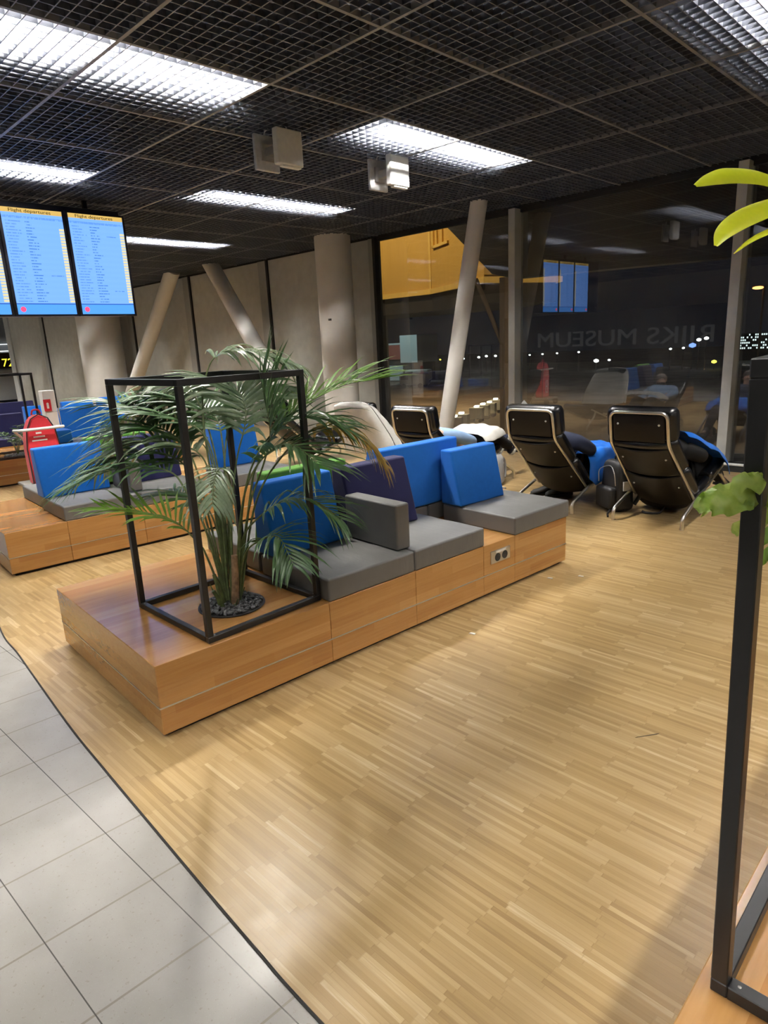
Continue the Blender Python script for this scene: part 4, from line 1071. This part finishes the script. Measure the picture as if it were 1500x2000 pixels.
for a, b, z0, z1 in ((.22,.30,1.0,2.6), (.22,1.1,1.0,1.06), (.48,.52,1.06,2.6), (.78,.82,1.06,2.6)):
    q = [d2*a, d2*b, d2*b+nn*.05, d2*a+nn*.05]; prism(bm, [(p.x,p.y) for p in q], 2, z0, z1)
obj('window_frame', bm, M['yellowl'], t)
obj('support_leg', BX(-3.2,-2.9,1.1,1.4,-8.18,-.4), M['darkroof'], t)
# dark canopy edge between the glass and the bridge
t = thing('roof_canopy', 'dark canopy slope cutting across the yellow boarding bridge', 'canopy', (-9.0, 10.9, 0))
bm = bmesh.new(); prism(bm, [(-.14,4.05),(1.30,2.72),(1.75,2.60),(6.5,2.5),(6.5,4.6),(-.14,4.6)], 1, 0, .35); obj('canopy_slab', bm, M['darkroof'], t)
obj('canopy_post', BX(1.40,1.52,.1,.24,-5.5,2.65), M['brown'], t)
obj('canopy_brace', TB([(.80,.16,2.68),(1.46,.16,1.34)], .045, 10), M['brown'], t)
t = thing('terminal_building', 'pale airport building with a red fascia across the apron', 'building', (-86, 90, -5.5))
obj('low_wing', BX(-5, 5.2, 0, 6, 0, 6.6), M['darkroof'], t)
obj('red_fascia', BX(-5, 5.1, -.3, 0, 4.0, 6.6), M['bred'], t)
obj('tower_block', BX(2.6, 6.7, -.6, 5, 3.4, 8.2), M['bwhite'], t)
obj('roof_edge', BX(-5, 5.2, -.4, 6, 6.6, 6.9), M['bwhite'], t)
obj('lit_wall', BX(-5, 3.0, -.5, -.2, .2, 2.9), M['bwhite'], t)
t = thing('parking_building', 'distant building with rows of small lit windows, far right', 'building', (-45.5, 150, -5.5))
obj('facade', BX(0, 14, 0, 8, 2.2, 5.4), m_parking(), t); obj('ground_storey', BX(0, 14, .2, 8, 0, 2.2), M['darkroof'], t)
t = thing('apron_lamp', 'orange street lamp on a tall pole at the right edge', 'lamp', (-16.4, 60, -5.5))
obj('pole', TB([(0,0,0),(-.05,0,10.0)], .09, 8), M['brown'], t); obj('lamp_arm', TB([(-.05,0,9.95),(-.9,0,10.0)], .06, 6), M['brown'], t)
bm = bmesh.new(); ball(bm, (-.45,0,9.86), .28, (1.6,1,.45), 2); obj('lamp_head', bm, emitter('sodium', (1.0, .45, .12), 3.0), t)
LW = emitter('lamp_white', (.9, 1.0, .98), 5.0); LO = emitter('lamp_orange', (1.0, .5, .12), 3.0); LB = emitter('lamp_blue', (.2, .35, 1.0), 1.5); LY = emitter('lamp_yellow', (1.0, .85, .1), 2.0)
LT = [(-116.4,-2.5,LW,.5,'white light at the pale airport building'),(-114.9,-1.4,LO,.5,'orange light above the pale airport building'),(-102.1,-2.2,LW,.75,'brightest white floodlight left of the leaning column'),(-99.4,-2.8,LY,.25,'small yellow light just left of the leaning column'),
 (-92.7,-2.7,LW,.3,'white horizon light left beside the leaning column'),(-88.4,-2.5,LW,.3,'white horizon light right of the leaning column, lowest'),(-86.4,-2.3,LW,.3,'white horizon light right of the leaning column, second'),(-84,-2.3,LW,.3,'white horizon light near the rusty brace'),
 (-75.5,-2.3,LW,.2,'horizon light just right of the first grey mullion'),(-72.5,-2.2,LW,.2,'second horizon light right of the first grey mullion'),(-69.2,-2.1,LW,.2,'third horizon light right of the first grey mullion'),(-64.5,-2.0,LW,.22,'horizon light above the paper tip chair, in mid pane'),
 (-60.8,-3.7,LW,.45,'bright white light low in the middle pane'),(-58.2,-3.6,LW,.25,'small white light beside the bright low one in the middle pane'),(-46.9,-1.9,LW,.22,'small horizon light left of the blue light'),(-44.7,-1.8,LW,.22,'small horizon light nearest the blue light'),
 (-42.2,-.5,LW,.35,'left of the two cyan-white lights near the right mullion'),(-41,-.3,LW,.35,'right of the two cyan-white lights near the right mullion'),(-43.2,-1.4,LB,.55,'blue light near the right mullion'),(-39.5,-4.2,LY,.4,'yellow light low beside the right mullion')]
for x, z, m, r, lab in LT:
    t = thing('airfield_light', lab, 'light', (x, 120, -5.5), 0, 'airfield lights outside')
    bm = bmesh.new(); ball(bm, (0,0,z+5.5), r, (1.2,1,.8), 1); obj('lamp_head', bm, m, t)
    obj('mast', TB([(0,0,0),(0,0,z+5.5)], .08, 6), M['darkroof'], t)
for i, (x, y) in enumerate([(-31.7,39.8),(-32.5,41.7),(-34.4,46.3),(-35.2,48.3),(-35.7,50.0),(-36.9,52.7)]):
    t = thing('service_cart', ('first','second','third','fourth','fifth','sixth')[i] + ' white lit service cart from the leaning column, in the row outside', 'cart', (x, y, -5.5), .4, 'service carts parked outside')
    obj('cart_box', RB(-.6,.6,-.4,.4,.3,1.25,.05,2), M['bwhite'], t)
    obj('lamp', RB(-.2,.2,-.2,.2,1.28,1.42,.03,1), emitter('cart_lamp', (1.0,.93,.75), 4.0), t)
    for a in (-.4,.4):
        for b in (-.42,.42):
            bm = bmesh.new(); lathe(bm, [(.15,-.05),(.16,0),(.15,.05)], 12)
            for v in bm.verts: v.co = Vector((a+v.co.x, b+v.co.z, .16+v.co.y))
            obj('wheel', bm, M['blackrub'], t)
for i, (x, y, lab) in enumerate(((-69.5,77.5,'white airport van parked left of the leaning column'), (-77.0,87.0,'small pale airport van farther off, left of the leaning column'))):
    t = thing('airport_van', lab, 'van', (x, y, -5.5), .3)
    obj('van_body', RB(-2.2,2.2,-1,1,.5,2.3,.25,3), M['bwhite'], t); obj('windscreen', RB(-1.9,-.6,-1.02,1.02,1.35,2.0,.05,2), M['screenblk'], t)
    for a in (-1.4,1.4):
        for b in (-1.0,1.0):
            bm = bmesh.new(); lathe(bm, [(.36,-.1),(.4,0),(.36,.1)], 14)
            for v in bm.verts: v.co = Vector((a+v.co.x, b+v.co.z, .4+v.co.y))
            obj('wheel', bm, M['blackrub'], t)

# lamps outside: sodium floods that light the bridge and the apron
def spot(name, loc, tgt, col, e, size=60, rad=.3):
    l = bpy.data.lights.new(name, 'SPOT'); l.color = col; l.energy = e; l.spot_size = math.radians(size); l.shadow_soft_size = rad; l.spot_blend = .6
    o = bpy.data.objects.new(name, l); C.objects.link(o); o.location = loc
    o.rotation_euler = (Vector(tgt)-Vector(loc)).to_track_quat('-Z', 'Y').to_euler(); return o
spot('bridge_flood', (-12.0, 8.9, 7.5), (-11.5, 13, 4.0), (1.0, .78, .48), 1100, 100)
spot('bridge_flood', (-3.0, 9.2, -2.0), (-9.7, 12.3, 4.0), (1.0, .78, .48), 900, 70)
spot('apron_flood', (-50, 45, 14), (-52, 55, -5.5), (1.0, .62, .25), 24000, 80, .5)
spot('apron_flood', (-42, 42, 12), (-38, 50, -5.5), (1.0, .66, .30), 14000, 90, .5)
spot('apron_flood', (-84, 76, 10), (-84, 90, -2), (.75, 1.0, 1.0), 5000, 70, .5)

spot('added_palm_shadow_spot', (-3.95, 2.40, 3.17), (-2.0, 1.4, 0), (1.0, .95, .86), 125, 100, .065)  # added spot with no fixture of its own, casts the palm's floor shadow
# world: night sky
w = bpy.data.worlds.new('night'); scene.world = w; w.use_nodes = True
w.node_tree.nodes['Background'].inputs[0].default_value = (.010, .012, .018, 1); w.node_tree.nodes['Background'].inputs[1].default_value = .35

# ------------------------------------------------------------------ camera
cam = bpy.data.cameras.new('camera'); co = bpy.data.objects.new('camera', cam); C.objects.link(co)
f_px, pitch, roll = 1275.9, .2529, -.0498
cam.sensor_fit = 'VERTICAL'; cam.sensor_height = 24.0; cam.lens = f_px/2000*24.0; cam.clip_start = .02; cam.clip_end = 600
cp, sp = math.cos(pitch), math.sin(pitch); c, s = math.cos(roll), math.sin(roll)
r = Vector((1,0,0)); u = Vector((0,sp,cp)); fwd = Vector((0,cp,-sp))
r, u = c*r+s*u, c*u-s*r
R = Matrix((r, u, -fwd)).transposed()
R = Matrix.Rotation(math.radians(45.07), 3, 'Z')@R
co.matrix_world = Matrix.Translation((0,0,1.55))@R.to_4x4()
scene.camera = co

vs = scene.view_settings
vs.view_transform = 'Standard'; vs.look = 'None'; vs.gamma = 1.0; vs.exposure = 0.58; vs.use_curve_mapping = False
cy = scene.cycles
cy.use_denoising = True; cy.max_bounces = 8; cy.diffuse_bounces = 4; cy.glossy_bounces = 4; cy.transparent_max_bounces = 12
cy.caustics_reflective = False; cy.caustics_refractive = False; cy.sample_clamp_indirect = 6.0
